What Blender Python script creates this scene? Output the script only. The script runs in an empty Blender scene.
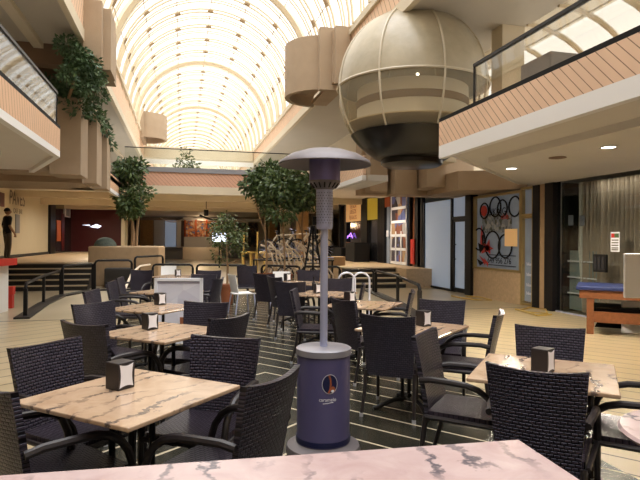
import bpy, bmesh, math, random
from mathutils import Vector, Matrix, noise

# ------------------------------------------------------------------ camera, world, lights, exposure
SC = bpy.context.scene
COL = SC.collection
PI = math.pi
F = 550.0                     # focal length in pixels of the 640 wide frame
CH = 1.55                     # camera height
TH = math.atan(138 / 550)     # camera turned right of the mall's long axis (+Y)
CT, ST = math.cos(TH), math.sin(TH)

cam_d = bpy.data.cameras.new('camera')
cam_d.sensor_width = 36
cam_d.lens = F / 640 * 36
cam_d.clip_end = 300
cam = bpy.data.objects.new('camera', cam_d)
COL.objects.link(cam)
cam.location = (0, 0, CH)
cam.rotation_euler = (PI / 2, math.radians(-0.35), -TH)
SC.camera = cam

world = bpy.data.worlds.new('world')
SC.world = world
world.use_nodes = True
bgn = world.node_tree.nodes['Background']
bgn.inputs['Color'].default_value = (1.0, 0.975, 0.93, 1)
bgn.inputs['Strength'].default_value = 1.25

SC.view_settings.view_transform = 'Standard'
SC.view_settings.look = 'None'
SC.view_settings.gamma = 1
SC.view_settings.use_curve_mapping = False
SC.view_settings.exposure = 0.25
SC.cycles.max_bounces = 8
SC.cycles.diffuse_bounces = 5
SC.cycles.transparent_max_bounces = 16
SC.cycles.sample_clamp_indirect = 6


def add_light(name, kind, loc, energy, color=(1, 1, 1), size=1.0, size_y=None, rot=(0, 0, 0), spot=None):
    l = bpy.data.lights.new(name, kind)
    l.energy = energy
    l.color = color
    if kind == 'AREA':
        l.size = size
        if size_y:
            l.shape = 'RECTANGLE'
            l.size_y = size_y
    elif kind == 'SPOT':
        l.spot_size = spot or 2.0
        l.spot_blend = 0.6
        l.shadow_soft_size = size
    else:
        l.shadow_soft_size = size
    o = bpy.data.objects.new(name, l)
    COL.objects.link(o)
    o.location = loc
    o.rotation_euler = rot
    return o


# daylight sky above the glass vault (outside the building) and beyond the side glazing
sun = add_light('sun_daylight', 'SUN', (0, 0, 30), 6.2, (0.93, 0.95, 1.0), rot=(math.radians(8), math.radians(6), 0))
sun.data.angle = math.radians(75)

# ------------------------------------------------------------------ coordinates


def cw(u, d, z=0.0):
    """camera frame (right u, forward d) to the mall frame"""
    return Vector((u * CT + d * ST, -u * ST + d * CT, z))


def at(px, py, z=0.0):
    """the place at height z seen at this pixel"""
    d = (CH - z) * F / (py - 240.0)
    return cw((px - 320) / F * d, d, z)


def atd(px, d, z=0.0):
    return cw((px - 320) / F * d, d, z)


def wy(px, X):
    """Y where this pixel column meets the wall plane X"""
    u = (px - 320) / F
    return X * (CT - u * ST) / (u * CT + ST)


# ------------------------------------------------------------------ materials
MATS = {}


class NT:
    def __init__(s, name):
        s.m = bpy.data.materials.new(name)
        s.m.use_nodes = True
        s.t = s.m.node_tree
        s.b = s.t.nodes['Principled BSDF']
        s.out = s.t.nodes['Material Output']
        MATS[name] = s.m

    def n(s, typ, **kw):
        nd = s.t.nodes.new(typ)
        for k, v in kw.items():
            setattr(nd, k, v)
        return nd

    def set(s, sock, v):
        if isinstance(v, bpy.types.NodeSocket):
            s.t.links.new(v, sock)
        else:
            if isinstance(v, tuple) and len(v) == 3 and sock.type == 'RGBA':
                v = v + (1,)
            sock.default_value = v

    def p(s, **kw):
        for k, v in kw.items():
            s.set(s.b.inputs[k.replace('_', ' ')], v)
        return s

    def math(s, op, a, b=None, c=None):
        nd = s.n('ShaderNodeMath', operation=op)
        s.set(nd.inputs[0], a)
        if b is not None:
            s.set(nd.inputs[1], b)
        if c is not None:
            s.set(nd.inputs[2], c)
        return nd.outputs[0]

    def mix(s, f, a, b):
        nd = s.n('ShaderNodeMix', data_type='RGBA')
        s.set(nd.inputs[0], f)
        s.set(nd.inputs[6], a)
        s.set(nd.inputs[7], b)
        return nd.outputs[2]

    def xyz(s):
        tc = s.n('ShaderNodeTexCoord')
        sp = s.n('ShaderNodeSeparateXYZ')
        s.t.links.new(tc.outputs['Object'], sp.inputs[0])
        return tc.outputs['Object'], sp.outputs[0], sp.outputs[1], sp.outputs[2]

    def noise(s, vec, scale, detail=3, rough=0.5, dist=0.0):
        nd = s.n('ShaderNodeTexNoise')
        s.set(nd.inputs['Vector'], vec)
        nd.inputs['Scale'].default_value = scale
        nd.inputs['Detail'].default_value = detail
        nd.inputs['Roughness'].default_value = rough
        nd.inputs['Distortion'].default_value = dist
        return nd.outputs[0]

    def ramp(s, f, stops):
        nd = s.n('ShaderNodeValToRGB')
        s.set(nd.inputs[0], f)
        e = nd.color_ramp.elements
        while len(e) < len(stops):
            e.new(0.5)
        for el, (pos, c) in zip(e, stops):
            el.position = pos
            el.color = c + (1,) if len(c) == 3 else c
        return nd.outputs[0]

    def bump(s, h, strength=0.3, dist=0.01):
        nd = s.n('ShaderNodeBump')
        nd.inputs['Strength'].default_value = strength
        nd.inputs['Distance'].default_value = dist
        s.set(nd.inputs['Height'], h)
        s.t.links.new(nd.outputs[0], s.b.inputs['Normal'])


def flat(name, col, rough=0.6, metal=0.0, var=0.0, scale=6.0, spec=0.5):
    m = NT(name)
    if var:
        v, x, y, z = m.xyz()
        nz = m.noise(v, scale, 4, 0.6)
        a = tuple(c * (1 - var) for c in col)
        b = tuple(min(1, c * (1 + var)) for c in col)
        m.p(Base_Color=m.ramp(nz, [(0.3, a), (0.7, b)]))
    else:
        m.p(Base_Color=col)
    m.p(Roughness=rough, Metallic=metal)
    m.b.inputs['Specular IOR Level'].default_value = spec
    return m.m


def emit(name, col, strength):
    m = NT(name)
    m.p(Base_Color=col, Emission_Color=col, Emission_Strength=strength)
    return m.m


def glass(name, col=(0.9, 0.93, 0.95), clear=0.85, rough=0.03):
    m = NT(name)
    tr = m.n('ShaderNodeBsdfTransparent')
    tr.inputs[0].default_value = col + (1,)
    gl = m.n('ShaderNodeBsdfGlossy')
    gl.inputs['Roughness'].default_value = rough
    mx = m.n('ShaderNodeMixShader')
    fr = m.n('ShaderNodeLayerWeight')
    f = m.math('MULTIPLY_ADD', m.math('POWER', fr.outputs['Facing'], 4.0), 0.5, 1 - clear)
    m.t.links.new(f, mx.inputs[0])
    m.t.links.new(tr.outputs[0], mx.inputs[1])
    m.t.links.new(gl.outputs[0], mx.inputs[2])
    m.t.links.new(mx.outputs[0], m.out.inputs[0])
    return m.m


def mat_floor():
    m = NT('floor_tile')
    v, x, y, z = m.xyz()
    a = math.radians(39)
    s_, c_ = math.sin(a), math.cos(a)
    # chevron: lines at right angles that meet along the mall's middle line X = 0.95
    dx = m.math('ABSOLUTE', m.math('SUBTRACT', x, 0.95))
    left = m.math('LESS_THAN', x, 0.95)
    kr, kl = c_ / s_, s_ / c_                      # right lines dir (-s,c), left lines dir (c,s)
    k = m.math('ADD', m.math('MULTIPLY', left, 1.0 / kr), m.math('MULTIPLY', m.math('SUBTRACT', 1.0, left), kr))
    s = m.math('ADD', y, m.math('MULTIPLY', dx, k))
    P = 0.46
    ph = m.math('FRACT', m.math('DIVIDE', m.math('SUBTRACT', s, 6.39), P))
    line = m.math('LESS_THAN', m.math('ABSOLUTE', m.math('SUBTRACT', ph, 0.5)), 0.0)
    d0 = m.math('MINIMUM', ph, m.math('SUBTRACT', 1.0, ph))
    lw = m.math('LESS_THAN', d0, 0.037)
    lb = m.math('LESS_THAN', d0, 0.034)
    strip = m.math('MULTIPLY', m.math('GREATER_THAN', x, -1.0), m.math('LESS_THAN', x, 2.9))
    strip = m.math('MULTIPLY', strip, m.math('LESS_THAN', y, 16.6))
    side = m.math('MULTIPLY', m.math('LESS_THAN', y, 11.35), m.math('SUBTRACT', 1.0, strip))
    edge = m.math('MULTIPLY', m.math('LESS_THAN', m.math('ABSOLUTE', m.math('SUBTRACT', y, 11.35)), 0.04),
                  m.math('SUBTRACT', 1.0, strip))
    nz = m.noise(v, 1.3, 4, 0.6)
    cream = m.ramp(nz, [(0.3, (0.42, 0.335, 0.20)), (0.7, (0.52, 0.42, 0.265))])
    far = m.ramp(m.noise(v, 0.6, 3), [(0.3, (0.40, 0.33, 0.215)), (0.7, (0.50, 0.415, 0.28))])
    dark = m.ramp(m.noise(v, 3, 4), [(0.3, (0.018, 0.017, 0.012)), (0.7, (0.034, 0.032, 0.022))])
    c = m.mix(side, far, m.mix(lb, cream, (0.05, 0.035, 0.03)))
    c = m.mix(strip, c, m.mix(lw, dark, (0.55, 0.47, 0.33)))
    c = m.mix(edge, c, (0.03, 0.025, 0.02))
    m.p(Base_Color=c, Roughness=m.math('MULTIPLY_ADD', strip, -0.02, 0.28))
    return m.m


def mat_marble(name, base, hi, vein, vs=1.0):
    m = NT(name)
    v, x, y, z = m.xyz()
    wv = m.n('ShaderNodeTexWave')
    m.set(wv.inputs['Vector'], v)
    wv.inputs['Scale'].default_value = 2.2 * vs
    wv.inputs['Distortion'].default_value = 9
    wv.inputs['Detail'].default_value = 5
    wv.inputs['Detail Scale'].default_value = 1.6
    wv.inputs['Detail Roughness'].default_value = 0.65
    vv = m.ramp(wv.outputs[1], [(0.0, (1, 1, 1)), (0.04, (.8, .8, .8)), (0.16, (0, 0, 0))])
    mask = m.ramp(m.noise(v, 3.0, 3), [(0.43, (0, 0, 0)), (0.60, (1, 1, 1))])
    f = m.math('MULTIPLY', vv, mask)
    b = m.ramp(m.noise(v, 4.5, 5, 0.6, 0.8), [(0.3, base), (0.7, hi)])
    m.p(Base_Color=m.mix(m.math('MULTIPLY', f, 0.85), b, vein), Roughness=0.16)
    return m.m


def mat_weave(name, horiz):
    """woven plastic wicker: short glossy strands in staggered rows"""
    m = NT(name)
    v, x, y, z = m.xyz()
    cb = m.n('ShaderNodeCombineXYZ')
    if horiz == 'xz':
        m.set(cb.inputs[0], x)
        m.set(cb.inputs[1], z)
    else:
        m.set(cb.inputs[0], y)
        m.set(cb.inputs[1], x)
    br = m.n('ShaderNodeTexBrick')
    m.set(br.inputs['Vector'], cb.outputs[0])
    br.inputs['Scale'].default_value = 1.0
    br.inputs['Brick Width'].default_value = 0.033
    br.inputs['Row Height'].default_value = 0.0185
    br.inputs['Mortar Size'].default_value = 0.0045
    br.inputs['Mortar Smooth'].default_value = 0.6
    br.inputs['Color1'].default_value = (0.034, 0.026, 0.036, 1)
    br.inputs['Color2'].default_value = (0.06, 0.046, 0.064, 1)
    br.inputs['Mortar'].default_value = (0.003, 0.002, 0.003, 1)
    m.p(Base_Color=br.outputs[0], Roughness=0.30)
    m.b.inputs['Specular Tint'].default_value = (0.8, 0.8, 1.0, 1)
    m.bump(m.math('SUBTRACT', 1.0, br.outputs[1]), 1.0, 0.012)
    return m.m


def mat_concrete():
    m = NT('tan_concrete')
    v, x, y, z = m.xyz()
    n1 = m.noise(v, 1.6, 4, 0.6)
    n2 = m.noise(v, 40, 3, 0.7)
    c = m.mix(n2, m.ramp(n1, [(0.3, (0.36, 0.26, 0.17)), (0.7, (0.46, 0.345, 0.235))]), (0.40, 0.30, 0.20))
    m.p(Base_Color=c, Roughness=0.85)
    m.bump(n2, 0.4, 0.01)
    return m.m


def mat_slats(name, axis, k=1.0, pitch=0.16, col=(0.78, 0.50, 0.31)):
    """peach cladding with thin dark grooves running slantwise"""
    m = NT(name)
    v, x, y, z = m.xyz()
    a = y if axis == 'y' else x
    s = m.math('ADD', a, m.math('MULTIPLY', z, k))
    ph = m.math('FRACT', m.math('DIVIDE', s, pitch))
    g = m.math('LESS_THAN', ph, 0.09)
    c2 = tuple(c * 0.92 for c in col)
    b = m.ramp(m.noise(v, 2, 2), [(0.3, c2), (0.7, col)])
    m.p(Base_Color=m.mix(g, b, (0.25, 0.13, 0.08)), Roughness=0.6)
    return m.m


def mat_poster(name, cols, scale, seed=0.0):
    m = NT(name)
    v, x, y, z = m.xyz()
    vo = m.n('ShaderNodeTexVoronoi')
    ad = m.n('ShaderNodeVectorMath', operation='ADD')
    m.set(ad.inputs[0], v)
    ad.inputs[1].default_value = (seed, seed, seed)
    m.set(vo.inputs['Vector'], ad.outputs[0])
    vo.inputs['Scale'].default_value = scale
    sp = m.n('ShaderNodeSeparateXYZ')
    m.set(sp.inputs[0], vo.outputs['Color'])
    st = [(i / len(cols), c) for i, c in enumerate(cols)]
    nd = m.n('ShaderNodeValToRGB')
    m.set(nd.inputs[0], sp.outputs[0])
    nd.color_ramp.interpolation = 'CONSTANT'
    e = nd.color_ramp.elements
    while len(e) < len(st):
        e.new(0.5)
    for el, (pos, c) in zip(e, st):
        el.position = pos
        el.color = c + (1,)
    m.p(Base_Color=nd.outputs[0], Roughness=0.4)
    return m.m


def mat_sphere():
    m = NT('cream_fibreglass')
    v, x, y, z = m.xyz()
    c = m.ramp(m.noise(v, 2.2, 4, 0.6), [(0.3, (0.38, 0.33, 0.235)), (0.7, (0.50, 0.44, 0.32))])
    m.p(Base_Color=c, Roughness=0.3)
    m.bump(m.noise(v, 3.0, 3), 0.25, 0.05)
    return m.m


def mat_leaf(name, a, b):
    m = NT(name)
    v, x, y, z = m.xyz()
    c = m.ramp(m.noise(v, 5, 3), [(0.3, a), (0.7, b)])
    m.p(Base_Color=c, Roughness=0.45)
    return m.m


mat_floor()
mat_marble('peach_marble', (0.40, 0.26, 0.16), (0.57, 0.41, 0.28), (0.05, 0.04, 0.045))
mat_marble('glare_marble', (0.46, 0.32, 0.31), (0.58, 0.45, 0.435), (0.05, 0.055, 0.08), 0.9)  # second copy of the table marble, pink glare put into its colour
mat_weave('weave_upright', 'xz')
mat_weave('weave_flat', 'xy')
mat_concrete()
mat_slats('slats_right', 'y', -1.0, 0.135, (0.86, 0.60, 0.41))
mat_slats('slats_left', 'y', 0.25, 0.12)
mat_slats('slats_bridge', 'x', 1.0, 0.15, (0.66, 0.38, 0.26))
mat_slats('slats_upper', 'y', -0.6, 0.2, (0.80, 0.55, 0.36))
mat_sphere()
mat_leaf('ficus_leaf', (0.035, 0.065, 0.015), (0.11, 0.16, 0.05))
mat_leaf('pale_leaf', (0.05, 0.08, 0.02), (0.14, 0.17, 0.06))
mat_leaf('ivy_leaf', (0.03, 0.07, 0.025), (0.12, 0.19, 0.08))
flat('wicker_dark', (0.022, 0.017, 0.018), 0.4)
flat('black_metal', (0.008, 0.007, 0.008), 0.4, 0.0, spec=.3)
flat('black_matt', (0.008, 0.007, 0.007), 0.7, spec=.25)
flat('steel', (0.56, 0.60, 0.84), 0.32, 0.55)  # sky's blue reflection mixed into this and the brushed steel colour
flat('brushed_steel', (0.42, 0.45, 0.66), 0.38, 0.5)
flat('foot_silver', (0.75, 0.76, 0.82), 0.3, 0.6)
flat('lid_metal', (0.34, 0.33, 0.37), 0.35, 0.4)
flat('hood_metal', (0.17, 0.15, 0.155), 0.45, 0.3)
flat('burner_metal', (0.20, 0.18, 0.40), 0.35, 0.7)
flat('navy_paint', (0.10, 0.09, 0.20), 0.35, 0.1)
flat('navy_dark', (0.012, 0.015, 0.06), 0.3)
flat('bean_brown', (0.35, 0.10, 0.04), 0.4)
flat('white_paint', (0.78, 0.76, 0.72), 0.5)
flat('bright_white', (0.88, 0.88, 0.92), 0.5)
flat('cream_paint', (0.66, 0.57, 0.42), 0.6, 0, 0.04, 1.0)
flat('soffit_paint', (0.74, 0.70, 0.64), 0.65, 0, 0.03, 1.0)  # lightened to stand in for light bounced off the floor
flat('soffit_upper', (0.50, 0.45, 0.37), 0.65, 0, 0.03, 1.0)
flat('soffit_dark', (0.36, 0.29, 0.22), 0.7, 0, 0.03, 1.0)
flat('pale_strip', (0.88, 0.87, 0.85), 0.5)
flat('rib_paint', (0.66, 0.55, 0.38), 0.6)
flat('clip_brown', (0.30, 0.20, 0.10), 0.6)
flat('wall_cream', (0.62, 0.55, 0.40), 0.6, 0, 0.03, 1.0)
flat('beige_stone', (0.58, 0.43, 0.27), 0.5, 0, 0.12, 14)
flat('planter_stone', (0.40, 0.27, 0.15), 0.7, 0, 0.08, 8)
flat('brown_beam', (0.20, 0.12, 0.07), 0.7)
flat('step_dark', (0.02, 0.017, 0.015), 0.5)
flat('step_nose', (0.58, 0.47, 0.33), 0.5)
flat('trunk_bark', (0.30, 0.19, 0.10), 0.8, 0, 0.15, 12)
flat('terracotta', (0.30, 0.10, 0.04), 0.7)
flat('gold_frame', (0.48, 0.36, 0.16), 0.35, 0.6)
flat('dark_red', (0.10, 0.008, 0.012), 0.4)
flat('red_plastic', (0.55, 0.03, 0.02), 0.4)
flat('orange_red', (0.45, 0.09, 0.02), 0.5)
flat('orange_sign', (0.85, 0.52, 0.22), 0.5)
flat('yellow_sign', (0.62, 0.48, 0.05), 0.5)
flat('magenta', (0.5, 0.04, 0.3), 0.5)
flat('wood_orange', (0.27, 0.10, 0.04), 0.4, 0, 0.15, 20)
flat('wood_pale', (0.50, 0.30, 0.13), 0.5, 0, 0.12, 10)
flat('yellow_wood', (0.60, 0.42, 0.12), 0.5)
flat('baize_blue', (0.02, 0.035, 0.14), 0.5)
flat('curtain_cloth', (0.36, 0.28, 0.19), 0.85, 0, 0.1, 30)
flat('curtain_pale', (0.6, 0.57, 0.46), 0.85, 0, 0.1, 30)
_m = NT('frosted_blue').p(Base_Color=(0.40, 0.48, 0.60), Roughness=.4, Emission_Color=(.40, .50, .66), Emission_Strength=.22)  # slight glow added to brighten the blue panes
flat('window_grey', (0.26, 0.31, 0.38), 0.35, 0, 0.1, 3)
flat('dark_glass', (0.02, 0.022, 0.026), 0.08)
flat('smoked', (0.03, 0.03, 0.035), 0.15)
flat('chrome_tube', (0.85, 0.86, 1.0), 0.2, 0.3)
flat('cream_tube', (0.85, 0.72, 0.55), 0.35)
flat('tyre', (0.02, 0.02, 0.02), 0.7)
flat('plain_grey', (0.25, 0.25, 0.27), 0.6)  # plain grey for boxes, notices and far steps
flat('skin', (0.32, 0.17, 0.10), 0.6)
flat('black_cloth', (0.012, 0.012, 0.016), 0.85)
flat('grey_trousers', (0.10, 0.085, 0.07), 0.85)
flat('hair', (0.02, 0.015, 0.012), 0.8)
flat('dull_green', (0.09, 0.11, 0.09), 0.8, 0, 0.3, 20)
flat('picture_violet', (0.45, 0.43, 0.55), 0.35)
flat('bowl_black', (0.006, 0.005, 0.004), 0.3, spec=.35)
flat('seam_tape', (0.60, 0.54, 0.42), 0.4)
flat('grey_text', (0.16, 0.14, 0.12), 0.6)
flat('pastel_green', (0.25, 0.30, 0.26), 0.5)
mat_poster('photo_collage', [(0.35, 0.33, 0.33), (0.2, 0.07, 0.04), (0.10, 0.12, 0.28), (0.35, 0.22, 0.12), (0.04, 0.03, 0.04)], 2.6)
mat_poster('bike_clutter', [(0.26, 0.31, 0.38), (0.10, 0.11, 0.13), (0.26, 0.31, 0.38), (0.40, 0.43, 0.46), (0.2, 0.24, 0.3), (0.08, 0.10, 0.08)], 11.0, 3.0)
mat_poster('menu_picture', [(0.78, 0.77, 0.86), (0.84, 0.83, 0.92), (0.80, 0.79, 0.88), (0.72, 0.70, 0.80), (0.86, 0.85, 0.93)], 4.0, 1.0)
mat_poster('shop_goods', [(0.02, 0.02, 0.03), (0.05, 0.04, 0.05), (0.02, 0.02, 0.02), (0.12, 0.10, 0.08), (0.03, 0.02, 0.02), (0.2, 0.12, 0.07)], 6.0, 7.0)
mat_poster('kiosk_goods', [(0.35, 0.12, 0.04), (0.5, 0.2, 0.06), (0.1, 0.1, 0.2), (0.55, 0.4, 0.25), (0.2, 0.05, 0.02)], 6.0, 5.0)
for _n, _e in (('orange_sign', .22), ('yellow_sign', .12), ('photo_collage', .10), ('window_grey', .10)):  # glow added to brighten the signs, posters and grey panes
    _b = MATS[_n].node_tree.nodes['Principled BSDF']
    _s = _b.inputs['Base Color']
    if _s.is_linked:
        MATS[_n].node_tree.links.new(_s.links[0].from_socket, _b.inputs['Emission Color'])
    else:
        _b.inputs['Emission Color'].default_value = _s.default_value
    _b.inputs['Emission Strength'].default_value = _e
emit('lamp_glow', (1.0, 0.93, 0.8), 9.0)
emit('neon_violet', (0.45, 0.2, 1.0), 2.0)
emit('screen_glow', (0.75, 0.82, 1.0), 2.2)
glass('clear_glass', (0.93, 0.95, 0.93), 0.98)
glass('rail_glass', (0.93, 0.92, 0.88), 0.93)
glass('shop_glass', (0.80, 0.83, 0.85), 0.96)
def mat_pod():
    m = NT('pod_glazing')
    m.p(Base_Color=(.55, .49, .36), Roughness=.12)
    tr = m.n('ShaderNodeBsdfTransparent')
    tr.inputs[0].default_value = (.95, .9, .78, 1)
    mx = m.n('ShaderNodeMixShader')
    mx.inputs[0].default_value = .32
    m.t.links.new(tr.outputs[0], mx.inputs[1])
    m.t.links.new(m.b.outputs[0], mx.inputs[2])
    m.t.links.new(mx.outputs[0], m.out.inputs[0])


mat_pod()


def mat_vault():
    m = NT('vault_glazing')
    tr = m.n('ShaderNodeBsdfTransparent')
    tl = m.n('ShaderNodeBsdfTranslucent')
    tl.inputs[0].default_value = (0.98, 0.93, 0.84, 1)
    mx = m.n('ShaderNodeMixShader')
    mx.inputs[0].default_value = 0.3
    m.t.links.new(tr.outputs[0], mx.inputs[1])
    m.t.links.new(tl.outputs[0], mx.inputs[2])
    m.t.links.new(mx.outputs[0], m.out.inputs[0])


mat_vault()
M = MATS

# ------------------------------------------------------------------ mesh helpers


class MB:
    def __init__(s):
        s.v = []
        s.f = []
        s.smooth = False

    def box(s, x0, x1, y0, y1, z0, z1):
        n = len(s.v)
        s.v += [(x0, y0, z0), (x1, y0, z0), (x1, y1, z0), (x0, y1, z0), (x0, y0, z1), (x1, y0, z1), (x1, y1, z1), (x0, y1, z1)]
        s.f += [tuple(n + i for i in q) for q in ((0, 3, 2, 1), (4, 5, 6, 7), (0, 1, 5, 4), (1, 2, 6, 5), (2, 3, 7, 6), (3, 0, 4, 7))]
        return s

    def prism(s, poly, z0, z1):
        n = len(s.v)
        k = len(poly)
        s.v += [(x, y, z0) for x, y in poly] + [(x, y, z1) for x, y in poly]
        s.f.append(tuple(n + i for i in reversed(range(k))))
        s.f.append(tuple(n + k + i for i in range(k)))
        for i in range(k):
            j = (i + 1) % k
            s.f.append((n + i, n + j, n + k + j, n + k + i))
        return s

    def poly3(s, pts, off):
        """a planar polygon in space extruded by the vector off"""
        n = len(s.v)
        k = len(pts)
        o = Vector(off)
        s.v += [tuple(Vector(p)) for p in pts] + [tuple(Vector(p) + o) for p in pts]
        s.f.append(tuple(n + i for i in range(k)))
        s.f.append(tuple(n + k + i for i in reversed(range(k))))
        for i in range(k):
            j = (i + 1) % k
            s.f.append((n + j, n + i, n + k + i, n + k + j))
        return s

    def tube(s, pts, r, n=8, closed=False, r2=None, flat_=1.0):
        pts = [Vector(p) for p in pts]
        k = len(pts)
        base = len(s.v)
        prev = None
        for i, p in enumerate(pts):
            if closed:
                t = (pts[(i + 1) % k] - pts[i - 1])
            else:
                t = pts[min(i + 1, k - 1)] - pts[max(i - 1, 0)]
            t.normalize()
            if prev is None:
                a = Vector((0, 0, 1)) if abs(t.z) < 0.9 else Vector((1, 0, 0))
                u = t.cross(a).normalized()
            else:
                u = prev - t * prev.dot(t)
                u.normalize()
            prev = u
            w = t.cross(u)
            rr = r if r2 is None else r + (r2 - r) * i / (k - 1)
            for j in range(n):
                a = 2 * PI * j / n
                q = p + u * (rr * math.cos(a) * flat_) + w * (rr * math.sin(a))
                s.v.append(tuple(q))
        for i in range(k if closed else k - 1):
            i2 = (i + 1) % k
            for j in range(n):
                j2 = (j + 1) % n
                s.f.append((base + i * n + j, base + i * n + j2, base + i2 * n + j2, base + i2 * n + j))
        if not closed:
            s.f.append(tuple(base + j for j in reversed(range(n))))
            s.f.append(tuple(base + (k - 1) * n + j for j in range(n)))
        s.smooth = True
        return s

    def lathe(s, prof, n=32, a0=0.0, a1=2 * PI, c=(0, 0, 0)):
        """profile of (r, z) turned about the upright axis through c"""
        base = len(s.v)
        full = abs(a1 - a0 - 2 * PI) < 1e-6
        m = n if full else n + 1
        k = len(prof)
        for i in range(m):
            a = a0 + (a1 - a0) * i / n
            for r, z in prof:
                s.v.append((c[0] + r * math.cos(a), c[1] + r * math.sin(a), c[2] + z))
        for i in range(n):
            i2 = (i + 1) % m
            for j in range(k - 1):
                s.f.append((base + i * k + j, base + i2 * k + j, base + i2 * k + j + 1, base + i * k + j + 1))
        s.smooth = True
        return s

    def grid(s, fn, nu, nv):
        base = len(s.v)
        for i in range(nu + 1):
            for j in range(nv + 1):
                s.v.append(tuple(fn(i / nu, j / nv)))
        for i in range(nu):
            for j in range(nv):
                a = base + i * (nv + 1) + j
                s.f.append((a, a + nv + 1, a + nv + 2, a + 1))
        return s

    def sheet(s, fn, nu, nv, off):
        """a curved sheet with a thickness: fn gives the front, off is added for the back"""
        o = Vector(off)
        s.grid(fn, nu, nv)
        s.grid(lambda a, b: Vector(fn(1 - a, b)) + o, nu, nv)
        # rims
        for e in range(4):
            def rim(a, b, e=e):
                uv = [(a, 0), (1, a), (1 - a, 1), (0, 1 - a)][e]
                return Vector(fn(*uv)) + o * (1 - b)
            s.grid(rim, nu if e % 2 == 0 else nv, 1)
        s.smooth = True
        return s

    def build(s, name, mat, parent=None, bevel=0.0, smooth=None, seg=2, shift=None, mats=None):
        me = bpy.data.meshes.new(name)
        vs = s.v if shift is None else [(a - shift[0], b - shift[1], c - shift[2]) for a, b, c in s.v]
        me.from_pydata(vs, [], s.f)
        me.materials.append(M[mat] if isinstance(mat, str) else mat)
        bm = bmesh.new()
        bm.from_mesh(me)
        if bevel or s.smooth:
            bmesh.ops.remove_doubles(bm, verts=bm.verts, dist=1e-5)
        bmesh.ops.recalc_face_normals(bm, faces=bm.faces)
        if bevel:
            bmesh.ops.bevel(bm, geom=bm.edges[:], offset=bevel, segments=seg, affect='EDGES', profile=0.5, clamp_overlap=True)
        sm = s.smooth if smooth is None else smooth
        if sm:
            for f in bm.faces:
                f.smooth = True
            for e in bm.edges:
                if len(e.link_faces) == 2 and e.calc_face_angle(0) > 0.75:
                    e.smooth = False
        bm.to_mesh(me)
        bm.free()
        o = bpy.data.objects.new(name, me)
        COL.objects.link(o)
        if shift is not None:
            o.location = shift
        if parent is not None:
            o.parent = parent
        return o


def box(*a):
    return MB().box(*a)


def tag(o, label=None, cat=None, group=None, kind=None):
    if label:
        o['label'] = label
    if cat:
        o['category'] = cat
    if group:
        o['group'] = group
    if kind:
        o['kind'] = kind
    return o


def struct(o, label=None):
    o['kind'] = 'structure'
    if label:
        o['label'] = label
    return o


def thing(name, label, cat, loc=(0, 0, 0), rz=0.0, group=None):
    o = bpy.data.objects.new(name, None)
    o.empty_display_size = 0.1
    COL.objects.link(o)
    o.location = loc
    o.rotation_euler = (0, 0, rz)
    return tag(o, label, cat, group)


def copy_tree(o, parent=None):
    kids = [c for c in COL.objects if c.parent == o]
    c = o.copy()
    COL.objects.link(c)
    if parent is not None:
        c.parent = parent
    for k in kids:
        copy_tree(k, c)
    return c


def text(name, body, size, mat, parent, loc, rot, extrude=0.002, align='CENTER'):
    """lettering as a mesh"""
    cu = bpy.data.curves.new(name, 'FONT')
    cu.body = body
    cu.size = size
    cu.extrude = extrude
    cu.align_x = align
    cu.align_y = 'CENTER'
    t = bpy.data.objects.new(name, cu)
    COL.objects.link(t)
    bpy.context.view_layer.update()
    me = bpy.data.meshes.new_from_object(t.evaluated_get(bpy.context.evaluated_depsgraph_get()))
    COL.objects.unlink(t)
    bpy.data.objects.remove(t)
    me.materials.clear()
    me.materials.append(M[mat])
    o = bpy.data.objects.new(name, me)
    COL.objects.link(o)
    o.parent = parent
    o.location = loc
    o.rotation_euler = rot
    return o


# ------------------------------------------------------------------ the building
XL, XR = -2.07, 4.0            # edges of the open well
WL, WR = -6.4, 8.05            # shop walls
Z0, Z1 = 3.0, 3.45             # upper floor edge band
struct(box(WL - 0.2, WR + 2.6, -6, 62, -0.2, 0).build('floor', 'floor_tile'))
struct(box(WL - 0.2, WL, -6, 62, 0, 7.2).build('wall_left', 'wall_cream'))
struct(box(WL - 0.2, WR + 2.6, 62, 62.2, 4, 12).build('wall_far', 'cream_paint'))
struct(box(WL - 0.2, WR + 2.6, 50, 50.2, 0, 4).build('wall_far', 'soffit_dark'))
struct(box(WL - 0.2, WR + 2.6, -6.2, -6, 0, 12).build('wall_near', 'cream_paint'))
# right wall: solid outside the shopfronts of the photo
wr = MB()
wr.box(WR + 2.4, WR + 2.6, -6, 62, 0, 3.1)
wr.box(WR, WR + 0.15, -6, wy(640, WR) - 1.5, 0, 3.1)
wr.box(WR, WR + 0.15, 30, 62, 0, 3.6)
struct(wr.build('wall_right', 'cream_paint'))

# upper floor, right side, with the diagonal end of the bay
EP = 0.0
slab = MB()
slab.prism([(XR + 0.05, -6), (XR + 0.05, 8.0), (WR, 12.0), (WR + 2.4, 12.0), (WR + 2.4, -6)], 2.96, 3.16)
struct(slab.build('floor_upper_right', 'soffit_paint'))
dr = MB()
dr.prism([(5.0, -6), (5.0, 8.3), (WR - .02, 11.35), (WR - .02, -6)], 2.86, 2.96)
struct(dr.build('ceiling_lower_right', 'soffit_paint'))


def band(name, p0, p1, z0, z1, th, mat, side=1):
    """an upright strip from p0 to p1 (plan) with thickness th"""
    a, b = Vector((p0[0], p0[1])), Vector((p1[0], p1[1]))
    t = (b - a).normalized()
    n = Vector((t.y, -t.x)) * th * side
    return MB().prism([tuple(a), tuple(b), tuple(b + n), tuple(a + n)], z0, z1).build(name, mat)


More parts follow.
